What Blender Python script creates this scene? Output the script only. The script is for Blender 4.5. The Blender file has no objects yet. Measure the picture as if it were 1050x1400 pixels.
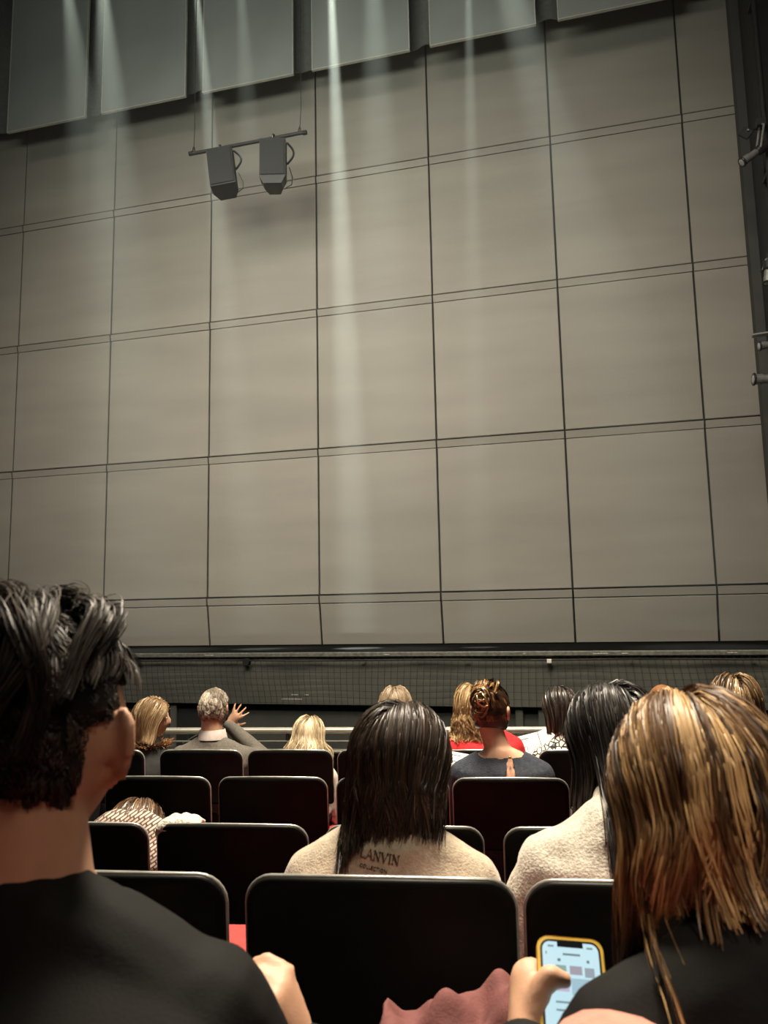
import bpy, bmesh, math, random
import numpy as np
from mathutils import Vector, Matrix, Euler, noise
from mathutils.bvhtree import BVHTree
PI = math.pi
rad = math.radians
random.seed(7)
rng = np.random.default_rng(11)
sc = bpy.context.scene
C = sc.collection

# ------------------------------------------------------------------ camera, light, exposure
EYE = 1.54
cd = bpy.data.cameras.new('camera'); cam = bpy.data.objects.new('camera', cd); C.objects.link(cam)
cd.sensor_fit = 'VERTICAL'; cd.sensor_height = 36.0; cd.sensor_width = 27.0; cd.lens = 27.0
cd.clip_start = 0.02; cd.clip_end = 200
cam.matrix_world = Matrix.Translation((0, 0, EYE)) @ Matrix.Rotation(rad(14.5), 4, 'Z') @ Matrix.Rotation(PI/2 + rad(7.4), 4, 'X') @ Matrix.Rotation(-rad(1.1), 4, 'Z')
cd.dof.use_dof = True; cd.dof.focus_distance = 4.5; cd.dof.aperture_fstop = 9.0
sc.camera = cam

w = bpy.data.worlds.new('world'); sc.world = w; w.use_nodes = True
w.node_tree.nodes['Background'].inputs[0].default_value = (1.0, 0.95, 0.86, 1)
w.node_tree.nodes['Background'].inputs[1].default_value = 0.012

sc.view_settings.view_transform = 'Standard'
sc.view_settings.look = 'None'
sc.view_settings.gamma = 1.0
sc.view_settings.exposure = 0.0
sc.view_settings.use_curve_mapping = False
sc.cycles.use_denoising = True
sc.cycles.max_bounces = 6
sc.cycles.volume_bounces = 0

def lamp(name, kind, loc, target, energy, col=(1, .93, .8), size=1.0, size_y=None, spot=None, blend=1.0):
    d = bpy.data.lights.new(name, kind); o = bpy.data.objects.new(name, d); C.objects.link(o)
    o.location = loc
    o.rotation_euler = (Vector(target) - Vector(loc)).to_track_quat('-Z', 'Y').to_euler()
    d.energy = energy; d.color = col
    if kind == 'AREA':
        d.size = size
        if size_y: d.shape = 'RECTANGLE'; d.size_y = size_y
    else:
        d.shadow_soft_size = size
    if spot: d.spot_size = rad(spot); d.spot_blend = blend
    return o
# front-of-house wash on the safety curtain
wash = lamp('curtain_wash', 'AREA', (-3.3, 0.2, 9.0), (-2.9, 9.6, 2.9), 268, (1.0, .925, .80), 8.0, 3.2); wash.data.spread = rad(68)
uw = lamp('upper_fill', 'AREA', (-3.2, 2.5, 6.6), (-3.2, 9.6, 8.8), 66, (.93, 1.0, .90), 5.0, 1.0); uw.data.spread = rad(95)  # added fill for the hanging panels and the gaps around them
# house light over the stalls
hl = lamp('house_light', 'AREA', (-0.5, 3.3, 6.6), (-0.4, 2.8, 0.8), 400, (1.0, .87, .68), 1.6); hl.data.spread = rad(102)
hr = lamp('rear_hair_fill', 'AREA', (1.3, -.5, 4.6), (.48, .98, 1.2), 5, (1.0, .85, .66), .6); hr.data.spread = rad(38)  # added fill aimed at the phone holder's hair from behind

# ------------------------------------------------------------------ materials
MATS = {}
def nt(name):
    m = bpy.data.materials.new(name); m.use_nodes = True
    return m, m.node_tree, m.node_tree.nodes['Principled BSDF']
def mat(name, col, rough=.6, metal=0.0, spec=.5, nscale=0, namt=.15, bump=0, bscale=None, sss=0, sheen=0, coat=0, stretch=None):
    """principled material with procedural colour mottling and bump"""
    if name in MATS: return MATS[name]
    m, t, b = nt(name); MATS[name] = m
    b.inputs['Base Color'].default_value = (*col, 1)
    b.inputs['Roughness'].default_value = rough
    b.inputs['Metallic'].default_value = metal
    b.inputs['Specular IOR Level'].default_value = spec
    if sss:
        b.inputs['Subsurface Weight'].default_value = sss; b.inputs['Subsurface Radius'].default_value = (.01, .004, .002); b.inputs['Subsurface Scale'].default_value = .4
    if sheen: b.inputs['Sheen Weight'].default_value = sheen
    if coat: b.inputs['Coat Weight'].default_value = coat
    if nscale or bump:
        tc = t.nodes.new('ShaderNodeTexCoord'); mp = t.nodes.new('ShaderNodeMapping')
        t.links.new(tc.outputs['Object'], mp.inputs['Vector'])
        if stretch: mp.inputs['Scale'].default_value = stretch
        n = t.nodes.new('ShaderNodeTexNoise'); n.inputs['Scale'].default_value = nscale or 30; n.inputs['Detail'].default_value = 4
        t.links.new(mp.outputs['Vector'], n.inputs['Vector'])
        if nscale:
            r = t.nodes.new('ShaderNodeValToRGB')
            r.color_ramp.elements[0].position = .3; r.color_ramp.elements[1].position = .7
            r.color_ramp.elements[0].color = (*[c*(1-namt) for c in col], 1)
            r.color_ramp.elements[1].color = (*[min(1, c*(1+namt)) for c in col], 1)
            t.links.new(n.outputs['Fac'], r.inputs['Fac']); t.links.new(r.outputs['Color'], b.inputs['Base Color'])
        if bump:
            n2 = t.nodes.new('ShaderNodeTexNoise'); n2.inputs['Scale'].default_value = bscale or nscale*4; n2.inputs['Detail'].default_value = 3
            t.links.new(mp.outputs['Vector'], n2.inputs['Vector'])
            bp = t.nodes.new('ShaderNodeBump'); bp.inputs['Strength'].default_value = bump; bp.inputs['Distance'].default_value = .01
            t.links.new(n2.outputs['Fac'], bp.inputs['Height']); t.links.new(bp.outputs['Normal'], b.inputs['Normal'])
    return m
def hair_mat(name, dark, mid, light, rough=.38, spec=.45):
    if name in MATS: return MATS[name]
    m, t, b = nt(name); MATS[name] = m
    a = t.nodes.new('ShaderNodeAttribute'); a.attribute_name = 'tone'
    r = t.nodes.new('ShaderNodeValToRGB'); e = r.color_ramp.elements
    e[0].position = .12; e[0].color = (*dark, 1); e[1].position = .9; e[1].color = (*light, 1)
    k = e.new(.52); k.color = (*mid, 1)
    t.links.new(a.outputs['Fac'], r.inputs['Fac']); t.links.new(r.outputs['Color'], b.inputs['Base Color'])
    b.inputs['Roughness'].default_value = rough; b.inputs['Specular IOR Level'].default_value = spec
    return m
def cell_print(name, a, b_, scale):
    """white pebbles on black: voronoi distance-to-edge"""
    m, t, b = nt(name); MATS[name] = m
    tc = t.nodes.new('ShaderNodeTexCoord'); v = t.nodes.new('ShaderNodeTexVoronoi'); v.feature = 'DISTANCE_TO_EDGE'; v.inputs['Scale'].default_value = scale
    r = t.nodes.new('ShaderNodeValToRGB'); r.color_ramp.interpolation = 'CONSTANT'
    r.color_ramp.elements[0].color = (*b_, 1); r.color_ramp.elements[1].position = .09; r.color_ramp.elements[1].color = (*a, 1)
    t.links.new(tc.outputs['Object'], v.inputs['Vector']); t.links.new(v.outputs['Distance'], r.inputs['Fac']); t.links.new(r.outputs['Color'], b.inputs['Base Color'])
    b.inputs['Roughness'].default_value = .8
    return m
def tweed(name):
    m, t, b = nt(name); MATS[name] = m
    tc = t.nodes.new('ShaderNodeTexCoord')
    mp = t.nodes.new('ShaderNodeMapping'); mp.inputs['Rotation'].default_value = (0, rad(35), 0); mp.inputs['Scale'].default_value = (26, 26, 26)
    br = t.nodes.new('ShaderNodeTexBrick'); br.inputs['Scale'].default_value = 1.6
    br.inputs['Color1'].default_value = (.50, .40, .33, 1); br.inputs['Color2'].default_value = (.60, .50, .42, 1); br.inputs['Mortar'].default_value = (.09, .055, .045, 1)
    br.inputs['Mortar Size'].default_value = .09; br.inputs['Brick Width'].default_value = .9; br.inputs['Row Height'].default_value = .42
    sw = t.nodes.new('ShaderNodeSeparateXYZ'); cb = t.nodes.new('ShaderNodeCombineXYZ')
    t.links.new(tc.outputs['Object'], mp.inputs['Vector']); t.links.new(mp.outputs['Vector'], sw.inputs[0])
    t.links.new(sw.outputs['X'], cb.inputs['X']); t.links.new(sw.outputs['Z'], cb.inputs['Y'])
    t.links.new(cb.outputs[0], br.inputs['Vector']); t.links.new(br.outputs['Color'], b.inputs['Base Color'])
    b.inputs['Roughness'].default_value = .95
    return m

# ------------------------------------------------------------------ mesh helpers
def mesh_np(name, V, F, smooth=False, tone=None):
    """mesh from a vertex array and a list / array of faces"""
    me = bpy.data.meshes.new(name)
    if isinstance(F, np.ndarray):
        me.vertices.add(len(V)); me.vertices.foreach_set('co', np.asarray(V, np.float32).ravel())
        n, k = F.shape
        me.loops.add(n*k); me.loops.foreach_set('vertex_index', F.astype(np.int32).ravel())
        me.polygons.add(n); me.polygons.foreach_set('loop_start', np.arange(0, n*k, k, dtype=np.int32)); me.polygons.foreach_set('loop_total', np.full(n, k, np.int32))
        me.update(calc_edges=True)
    else:
        me.from_pydata([tuple(v) for v in V], [], [tuple(f) for f in F])
    if tone is not None:
        at = me.attributes.new('tone', 'FLOAT', 'POINT'); at.data.foreach_set('value', np.asarray(tone, np.float32))
    if smooth: me.shade_smooth()
    return me
class MB:
    """collects simple solids into one mesh"""
    def __init__(s): s.v = []; s.f = []
    def add(s, V, F):
        o = len(s.v); s.v += [tuple(v) for v in V]; s.f += [tuple(i+o for i in f) for f in F]; return s
    def box(s, x0, x1, y0, y1, z0, z1, M=None):
        V = [Vector((x, y, z)) for x in (x0, x1) for y in (y0, y1) for z in (z0, z1)]
        if M is not None: V = [M @ v for v in V]
        return s.add(V, [(0, 1, 3, 2), (4, 6, 7, 5), (0, 4, 5, 1), (2, 3, 7, 6), (0, 2, 6, 4), (1, 5, 7, 3)])
    def cbox(s, x0, x1, y0, y1, z0, z1, c, M=None):
        """box with chamfered edges on the -y face"""
        V = [(x0, y1, z0), (x1, y1, z0), (x1, y1, z1), (x0, y1, z1), (x0, y0+c, z0), (x1, y0+c, z0), (x1, y0+c, z1), (x0, y0+c, z1),
             (x0+c, y0, z0+c), (x1-c, y0, z0+c), (x1-c, y0, z1-c), (x0+c, y0, z1-c)]
        if M is not None: V = [M @ Vector(v) for v in V]
        F = [(0, 3, 2, 1), (8, 9, 10, 11)] + [(i, (i+1) % 4, 4+(i+1) % 4, 4+i) for i in range(4)] + [(4+i, 4+(i+1) % 4, 8+(i+1) % 4, 8+i) for i in range(4)]
        return s.add(V, F)
    def tube(s, pts, r, n=8, cap=True):
        pts = [Vector(p) for p in pts]; R = r if isinstance(r, (list, tuple)) else [r]*len(pts)
        o = len(s.v); N = len(pts); up = None
        for i, p in enumerate(pts):
            t = (pts[min(i+1, N-1)] - pts[max(i-1, 0)]).normalized()
            if up is None: up = t.orthogonal().normalized()
            up = (up - t*up.dot(t)); up = up.normalized() if up.length > 1e-6 else t.orthogonal().normalized()
            b = t.cross(up)
            for k in range(n):
                a = 2*PI*k/n; s.v.append(tuple(p + R[i]*(math.cos(a)*up + math.sin(a)*b)))
        for i in range(N-1):
            for k in range(n):
                s.f.append((o+i*n+k, o+i*n+(k+1) % n, o+(i+1)*n+(k+1) % n, o+(i+1)*n+k))
        if cap:
            s.f.append(tuple(o+k for k in reversed(range(n)))); s.f.append(tuple(o+(N-1)*n+k for k in range(n)))
        return s
    def capsule(s, p0, p1, r0, r1, n=12):
        p0, p1 = Vector(p0), Vector(p1); d = p1-p0; L = max(d.length, 1e-5); t = d/L
        pts, rr = [], []
        for a in (-80, -55, -28, 0): pts.append(p0 + t*r0*math.sin(rad(a))); rr.append(r0*math.cos(rad(a)))
        for a in (0, 28, 55, 80): pts.append(p1 + t*r1*math.sin(rad(a))); rr.append(r1*math.cos(rad(a)))
        return s.tube(pts, rr, n)
    def ell(s, c, r, M=None, nu=16, nv=10):
        V, F = [], []
        for j in range(nv+1):
            ph = PI*j/nv
            for i in range(nu):
                th = 2*PI*i/nu
                p = Vector((r[0]*math.sin(ph)*math.cos(th), r[1]*math.sin(ph)*math.sin(th), r[2]*math.cos(ph)))
                if M is not None: p = M @ p
                V.append(p + Vector(c))
        for j in range(nv):
            for i in range(nu): F.append((j*nu+i, (j+1)*nu+i, (j+1)*nu+(i+1) % nu, j*nu+(i+1) % nu))
        return s.add(V, F)
    def loft(s, rings, cap=True):
        """rings: equal-length lists of points"""
        n = len(rings[0]); V = [p for r in rings for p in r]; F = []
        for j in range(len(rings)-1):
            for i in range(n): F.append((j*n+i, j*n+(i+1) % n, (j+1)*n+(i+1) % n, (j+1)*n+i))
        if cap: F.append(tuple(reversed(range(n)))); F.append(tuple((len(rings)-1)*n+i for i in range(n)))
        return s.add(V, F)
    def mesh(s, name, smooth=False): return mesh_np(name, s.v, s.f, smooth)
def obj(name, me, m=None, parent=None):
    if isinstance(me, MB): me = me.mesh(name)
    o = bpy.data.objects.new(name, me); C.objects.link(o)
    if m is not None and not me.materials: me.materials.append(m)
    if parent is not None: o.parent = parent
    return o
def tag(o, label, cat=None, group=None, kind=None):
    if label: o['label'] = label
    if cat: o['category'] = cat
    if group: o['group'] = group
    if kind: o['kind'] = kind
    return o
def thing(name, label, cat, loc=(0, 0, 0), rz=0, group=None):
    o = bpy.data.objects.new(name, None); C.objects.link(o); o.location = loc; o.rotation_euler = (0, 0, rz); o.empty_display_size = .1
    return tag(o, label, cat, group)
def struct(name, me, m, label=None, parent=None):
    o = obj(name, me, m, parent)
    if parent is None: o['kind'] = 'structure'
    if label: o['label'] = label
    return o
def remesh(mb, voxel, smooth=3, name='m', factor=.5):
    me = mb.mesh('tmp'); o = bpy.data.objects.new('tmp', me); C.objects.link(o)
    r = o.modifiers.new('r', 'REMESH'); r.mode = 'VOXEL'; r.voxel_size = voxel
    if smooth: k = o.modifiers.new('s', 'SMOOTH'); k.iterations = smooth; k.factor = factor
    dg = bpy.context.evaluated_depsgraph_get()
    out = bpy.data.meshes.new_from_object(o.evaluated_get(dg)); out.name = name
    bpy.data.objects.remove(o); bpy.data.meshes.remove(me)
    out.shade_smooth()
    return out
HOUSE = rad(8.25)                       # the seating block is turned towards the stage centre
RH = Matrix.Rotation(HOUSE, 4, 'Z')
def hw(p): return RH @ Vector(p)

# ------------------------------------------------------------------ setting
M_black = mat('black_paint', (.018, .018, .017), .6, nscale=6, namt=.25)
M_carpet = mat('dark_carpet', (.012, .011, .011), .95, nscale=60, namt=.3, bump=.4)
M_stage = mat('stage_board_black', (.007, .007, .0065), .95, spec=.05, nscale=5, namt=.3)
M_front = mat('stage_front_grey', (.072, .072, .058), .75, nscale=2.2, namt=.22)
M_recess = mat('pit_dark', (.035, .036, .030), .8, nscale=4, namt=.2)
M_pros = mat('proscenium_grey', (.060, .058, .052), .8, nscale=3, namt=.15)

# stepped floor of the stalls (turned with the seating)
rows = dict(k0=(-.55, .40), k1=(.38, .30), k2=(1.36, .20), k3=(2.30, .03), k4=(3.20, -.025), k5=(4.10, -.075))
mb = MB(); edges = [-3.2, .02, 1.0, 1.94, 2.84, 3.74, 5.10]
for (y0, y1), zf in zip(zip(edges[:-1], edges[1:]), [.40, .30, .20, .03, -.025, -.075]):
    mb.box(-7, 6, y0, y1, -1.6, zf)
struct('floor', mb, M_carpet, 'dark carpeted stepped floor of the stalls').matrix_world = RH
YW = 9.60; YF = 7.0
struct('pit_floor', MB().box(-9, 4, 4.2, 8.2, -1.75, -1.65), M_black, 'dark floor of the orchestra pit')
struct('stage_floor', MB().box(-11.5, 4, YF+.02, 11.5, .98, 1.12), M_stage, 'black stage floor in front of the safety curtain')
# stage front: face board, recessed wall beneath, posts, lip
front = struct('stage_front', MB().box(-11.5, 4, YF, YF+.068, .685, 1.15), M_front, 'grey stage front board with netting over it')
lip = obj('stage_lip', MB().cbox(-11.5, 4, YF-.03, YF+.03, 1.125, 1.170, .008), mat('lip_grey', (.11, .11, .09), .5, nscale=30, namt=.4), front)
struct('pit_wall', MB().box(-11.5, 4, YF+.07, YF+.30, -1.7, 1.0), M_recess, 'dark recessed wall under the stage front')
mb = MB()
for x in (-4.02, -.62, -.42):
    obj('pit_post', MB().cbox(x-.035, x+.035, YF+.03, YF+.07, -1.65, .70, .006), mat('post_grey', (.06, .062, .052), .7, nscale=8, namt=.2), front)
obj('pit_opening', MB().box(-3.98, -3.55, YF+.06, YF+.075, -.2, .68), mat('void_black', (.004, .004, .004), .9, nscale=3, namt=.1), front)
# netting: thin cords, uncountable
mb = MB(); r_ = .0022
x = -5.6
while x < 3.0:
    sl = .05*math.sin(x*1.3) + .02
    mb.tube([(x, YF-.035, 1.125), (x+sl*.5, YF-.05, .91), (x+sl, YF-.03, .69)], r_, 4, False); x += .062
for k in range(8):
    z = 1.105 - k*.058
    mb.tube([(xx, YF-.036-.012*math.sin((xx+z)*5)-.008, z+.006*math.sin(xx*4+k)) for xx in np.arange(-5.6, 3.05, .2)], r_, 4, False)
net = obj('netting', mb, mat('net_cord', (.018, .018, .015), .9, nscale=20, namt=.2), front); net['kind'] = 'stuff'
mb = MB().tube([(xx, YF-.045+.003*math.sin(xx*7), 1.098+.004*math.sin(xx*3.1)) for xx in np.arange(-5.6, 3.05, .15)], .008, 6)
obj('net_rope', mb, mat('rope_dark', (.02, .02, .017), .8, nscale=40, namt=.3), front)
for xx in (-3.55, -2.02, -1.05, .35, 1.3):
    obj('rope_clip', MB().box(xx-.020, xx+.020, YF-.050, YF-.03, 1.094, 1.104).tube([(xx, YF-.054, 1.100), (xx, YF-.03, 1.100)], .005, 8), MATS['rope_dark'], front)
tag(obj('cable_port', MB().tube([(-3.20, YF-.055, 1.085), (-3.20, YF+.01, 1.085)], [.030, .030], 20).tube([(-3.20, YF-.06, 1.085), (-3.20, YF-.05, 1.085)], [.034, .034], 20), MATS['void_black'], front), 'round black port in the stage front')
# bits of scuffed paint and gaffer tape on the front board
M_scuff = mat('scuff_white', (.42, .41, .36), .7, nscale=90, namt=.6)
for xx, zz, ww in ((-2.72, .775, .07), (-2.60, .775, .04), (-2.75, .735, .20), (.10, 1.148, .12), (.30, 1.149, .05), (1.15, 1.15, .08), (-1.8, 1.148, .05), (-3.6, 1.15, .10), (-.55, 1.149, .02)):
    obj('scuff', MB().box(xx-ww/2, xx+ww/2, YF-.034 if zz > 1.1 else YF-.003, YF, zz-.004, zz+.003), M_scuff, front)
b = thing('junction_box', 'small white junction box on the stage front behind the patterned blouse', 'box', (-.335, YF-.03, 1.085))
obj('box_body', MB().cbox(-.020, .020, -.035, .0, -.018, .018, .004), mat('white_plastic', (.62, .60, .52), .5, nscale=20, namt=.1), b)
obj('cable', MB().tube([(-.02, -.015, 0), (-.06, -.02, .012), (-.13, -.015, .014)], .004, 6), M_black, b)

# proscenium side on the right
wr = struct('wall_right', MB().box(2.075, 2.30, YW-.20, YW-.04, 1.12, 12.5), M_pros, 'dark grey proscenium edge right of the curtain')
struct('trim_1', MB().box(2.175, 6.0, YW-.72, YW-.21, 1.12, 12.5), M_black, 'black proscenium return beside the stage lanterns')
struct('wall_back', MB().box(-11.5, 6, YW+.55, YW+.65, 1.0, 12.5), M_black, 'black void behind the curtain')

# ------------------------------------------------------------------ safety curtain: panels, battens
def wallmat():
    m, t, b = nt('curtain_panel'); MATS['curtain_panel'] = m
    tc = t.nodes.new('ShaderNodeTexCoord'); geo = t.nodes.new('ShaderNodeNewGeometry')
    mp = t.nodes.new('ShaderNodeMapping'); mp.inputs['Scale'].default_value = (.35, .35, 2.2)
    n = t.nodes.new('ShaderNodeTexNoise'); n.inputs['Scale'].default_value = 1.3; n.inputs['Detail'].default_value = 3
    t.links.new(geo.outputs['Position'], mp.inputs['Vector']); t.links.new(mp.outputs['Vector'], n.inputs['Vector'])
    r = t.nodes.new('ShaderNodeValToRGB'); e = r.color_ramp.elements
    e[0].position = .3; e[0].color = (.285, .262, .218, 1); e[1].position = .72; e[1].color = (.345, .318, .265, 1)
    t.links.new(n.outputs['Fac'], r.inputs['Fac'])
    g = t.nodes.new('ShaderNodeTexNoise'); g.inputs['Scale'].default_value = 170; g.inputs['Detail'].default_value = 2
    t.links.new(geo.outputs['Position'], g.inputs['Vector'])
    mx = t.nodes.new('ShaderNodeMix'); mx.data_type = 'RGBA'; mx.blend_type = 'OVERLAY'; mx.inputs['Factor'].default_value = .18
    t.links.new(r.outputs['Color'], mx.inputs[6]); t.links.new(g.outputs['Fac'], mx.inputs[7])
    oi = t.nodes.new('ShaderNodeObjectInfo'); mr = t.nodes.new('ShaderNodeMapRange'); mr.inputs[3].default_value = .96; mr.inputs[4].default_value = 1.03
    t.links.new(oi.outputs['Random'], mr.inputs[0])
    hs = t.nodes.new('ShaderNodeHueSaturation'); t.links.new(mr.outputs[0], hs.inputs['Value']); t.links.new(mx.outputs[2], hs.inputs['Color'])
    t.links.new(hs.outputs['Color'], b.inputs['Base Color'])
    b.inputs['Roughness'].default_value = .62; b.inputs['Specular IOR Level'].default_value = .35
    bp = t.nodes.new('ShaderNodeBump'); bp.inputs['Strength'].default_value = .06; bp.inputs['Distance'].default_value = .02
    t.links.new(n.outputs['Fac'], bp.inputs['Height']); t.links.new(bp.outputs['Normal'], b.inputs['Normal'])
    return m
M_wall = wallmat()
cur = thing('safety_curtain', 'tall grey-beige panelled safety curtain closing the stage', 'safety curtain', (0, YW, 1.12))
obj('kick_backing', MB().box(-11.4, 2.13, .145, .17, 0, .64), MATS.get('joint_dark') or mat('joint_dark', (.018, .017, .014), .9, nscale=8, namt=.1), cur)
obj('backing', MB().box(-11.4, 2.13, .03, .10, .64, 11.2), mat('joint_dark', (.018, .017, .014), .9, nscale=8, namt=.1), cur)
P_ = 1.618
cols = [-.145 + P_*k for k in range(-6, 2)] + [2.125]
cols = [-11.3] + cols
zs = [0.0, .655, 2.615, 4.575, 6.54, 8.50, 10.46]
cache = {}
for i in range(len(cols)-1):
    wd = cols[i+1]-cols[i]
    for j in range(len(zs)-1):
        h = zs[j+1]-zs[j]
        key = (round(wd, 2), round(h, 2))
        if key not in cache:
            g = .011; top = h - (.105 if j < 9 else 0)
            cache[key] = (MB().cbox(g, wd-g, 0, .035, .006, top-.007, .006).mesh('panel'),
                          MB().add([(g, -.004, top), (wd-g, -.004, top), (wd-g, -.020, h-.016), (g, -.020, h-.016), (g, .035, top), (wd-g, .035, top), (wd-g, .035, h-.010), (g, .035, h-.010)],
                                   [(0, 1, 2, 3), (4, 7, 6, 5), (0, 4, 5, 1), (2, 6, 7, 3), (1, 5, 6, 2), (0, 3, 7, 4)]).mesh('batten'))
            for q in cache[key]: q.materials.append(M_wall)
        for nm, me in zip(('panel', 'batten'), cache[key]):
            o = obj(nm, me, None, cur); o.location = (cols[i], random.uniform(-.002, .002), zs[j])
            if j == 0 and nm == 'panel': o.rotation_euler.x = rad(9); o.location = (cols[i], .090, .0)
            if j == 0 and nm == 'batten': o.location.z = 0

# ------------------------------------------------------------------ hanging panels above
M_hp = mat('hanging_panel_grey', (.27, .28, .255), .7, nscale=1.5, namt=.08, bump=.05, bscale=40)
M_hpe = mat('hanging_panel_edge', (.48, .47, .40), .5, nscale=9, namt=.1)
xs0 = [-8.076 + 1.621*k for k in range(-1, 7)]
words = ['', 'leftmost of the row', 'second from the left', 'third from the left, above the loudspeakers', 'fourth from the left', 'fifth from the left', 'rightmost, cut by the top edge', '']
for k in range(1, 7):
    x = xs0[k]
    t = thing('hanging_panel', 'grey rectangular panel hanging at the top, ' + words[k], 'hanging panel', (x, YW-.6, 8.80), 0, 'row of hanging panels')
    obj('sheet', MB().box(.012, 1.343, -.012, .012, .012, 2.6), M_hp, t)
    obj('edge_frame', MB().box(0, .012, -.02, .02, 0, 2.6).box(1.343, 1.355, -.02, .02, 0, 2.6).box(.012, 1.343, -.02, .02, 0, .012), M_hpe, t)
    for xx in (.25, 1.1): obj('wire', MB().tube([(xx, 0, 2.6), (xx, 0, 4.0)], .004, 6), M_black, t)
# added dark cloth; its colour stands in for shade behind the panels
mb = MB(); n = 220; V = []; F = []
for i in range(n):
    xx = -11.0 + 13.0*i/(n-1); yy = YW-.34 + .035*math.sin(xx*9) + .02*math.sin(xx*23)
    V += [(xx, yy, 9.035 + .006*math.sin(xx*9)), (xx, yy, 12.0)]
for i in range(n-1): F.append((2*i, 2*i+2, 2*i+3, 2*i+1))
me = mesh_np('gap_shade', V, F, True); o = obj('gap_shade', me, mat('gap_shade_cloth', (.12, .12, .106), .95, nscale=20, namt=.15))
sm = o.modifiers.new('solid', 'SOLIDIFY'); sm.thickness = .006
tag(o, 'added dark cloth standing in for shade behind the grey panels', 'cloth')

# ------------------------------------------------------------------ flown bar with two loudspeakers
YB = YW-1.0
bar = thing('flown_bar', 'dark pipe hung on wires carrying the two loudspeakers', 'lighting bar', (-3.98, YB, 7.64))
M_pipe = mat('dark_pipe', (.045, .044, .040), .5, .3, nscale=20, namt=.2)
obj('pipe', MB().tube([(-.80, 0, -.006), (0, 0, 0), (.80, 0, .006)], .024, 12), M_pipe, bar)
for s in (-1, 1): obj('end_cap', MB().tube([(s*.78, 0, 0), (s*.83, 0, 0)], .030, 12), M_black, bar)
for s, dx in ((-.765, 0.01), (.735, .02)):
    wv = obj('suspension_wire', MB().tube([(s, 0, .02), (s+dx, 0, .35), (s+dx, 0, 4.2)], .0045, 6), M_pipe, bar)
    obj('shackle', MB().tube([(s-.02, 0, .02), (s-.012, 0, .07), (s, 0, .10), (s+.012, 0, .07), (s+.02, 0, .02)], .006, 6), M_pipe, bar)
M_spk = mat('speaker_case', (.036, .037, .035), .55, nscale=30, namt=.15, bump=.1)
M_grl = mat('speaker_grille', (.030, .031, .030), .7, nscale=150, namt=.5, bump=.3, bscale=200)
def loudspeaker(label, loc, rz, tilt, cut):
    t = thing('loudspeaker', label, 'loudspeaker', loc, 0, 'loudspeakers on the flown bar')
    M = Matrix.Rotation(0 if cut else rad(-9), 4, 'Y') @ Matrix.Rotation(rz, 4, 'Z') @ Matrix.Rotation(tilt, 4, 'X')
    H = .60; W = .165
    prof = [(-W, -.12), (W, -.12), (W, .04), (W*.62, .17), (-W*.62, .17), (-W, .04)]
    mb = MB(); rings = []
    for z, s in ((-H-.08, .97), (-H-.075, 1), (-.085, 1), (-.08, .97)):
        rings.append([M @ Vector((x*s, y*s + (0 if z > -H else cut*(y+.12)*0), z)) for x, y in prof])
    if cut:
        rings[0] = [M @ Vector((x*.70, y*.9, -H-.10)) for x, y in prof]; rings[1] = [M @ Vector((x, y, -H-.005)) for x, y in prof]
    body = obj('cabinet', mb.loft(rings), M_spk, t)
    obj('grille', MB().cbox(-W+.012, W-.012, -.132, -.118, -H+(.01 if cut else -.06), -.10, .004, M), M_grl, t)
    # yoke: curved strap at the side, clamp on the pipe
    pts = [M @ Vector((W+.005 + .085*math.sin(PI*k/8), .02, -.06 - .30*k/8)) for k in range(9)]
    obj('yoke', MB().tube(pts, .014, 8), M_black, t)
    obj('clamp', MB().tube([(0, 0, -.09), (0, 0, -.02)], .016, 8).tube([(.0, .045*math.cos(a), .045*math.sin(a)) for a in np.linspace(-2.2, 3.6, 12)], .012, 6), mat('clamp_steel', (.16, .155, .14), .45, .6, nscale=20, namt=.2), t)
    pts = [M @ Vector((W+.02, .10, -.35)), M @ Vector((W+.06, .12, -.48)), M @ Vector((W+.05, .13, -.58)), M @ Vector((W-.03, .14, -.62))]
    obj('cable', MB().tube(pts, .006, 6), M_black, t)
    return t
loudspeaker('dark box loudspeaker at the left of the flown bar, tilted', (-4.36, YB, 7.635), rad(12), rad(-8), 0)
loudspeaker('dark loudspeaker with a chamfered foot at the right of the flown bar', (-3.60, YB, 7.643), rad(14), rad(-2), 1)

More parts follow.
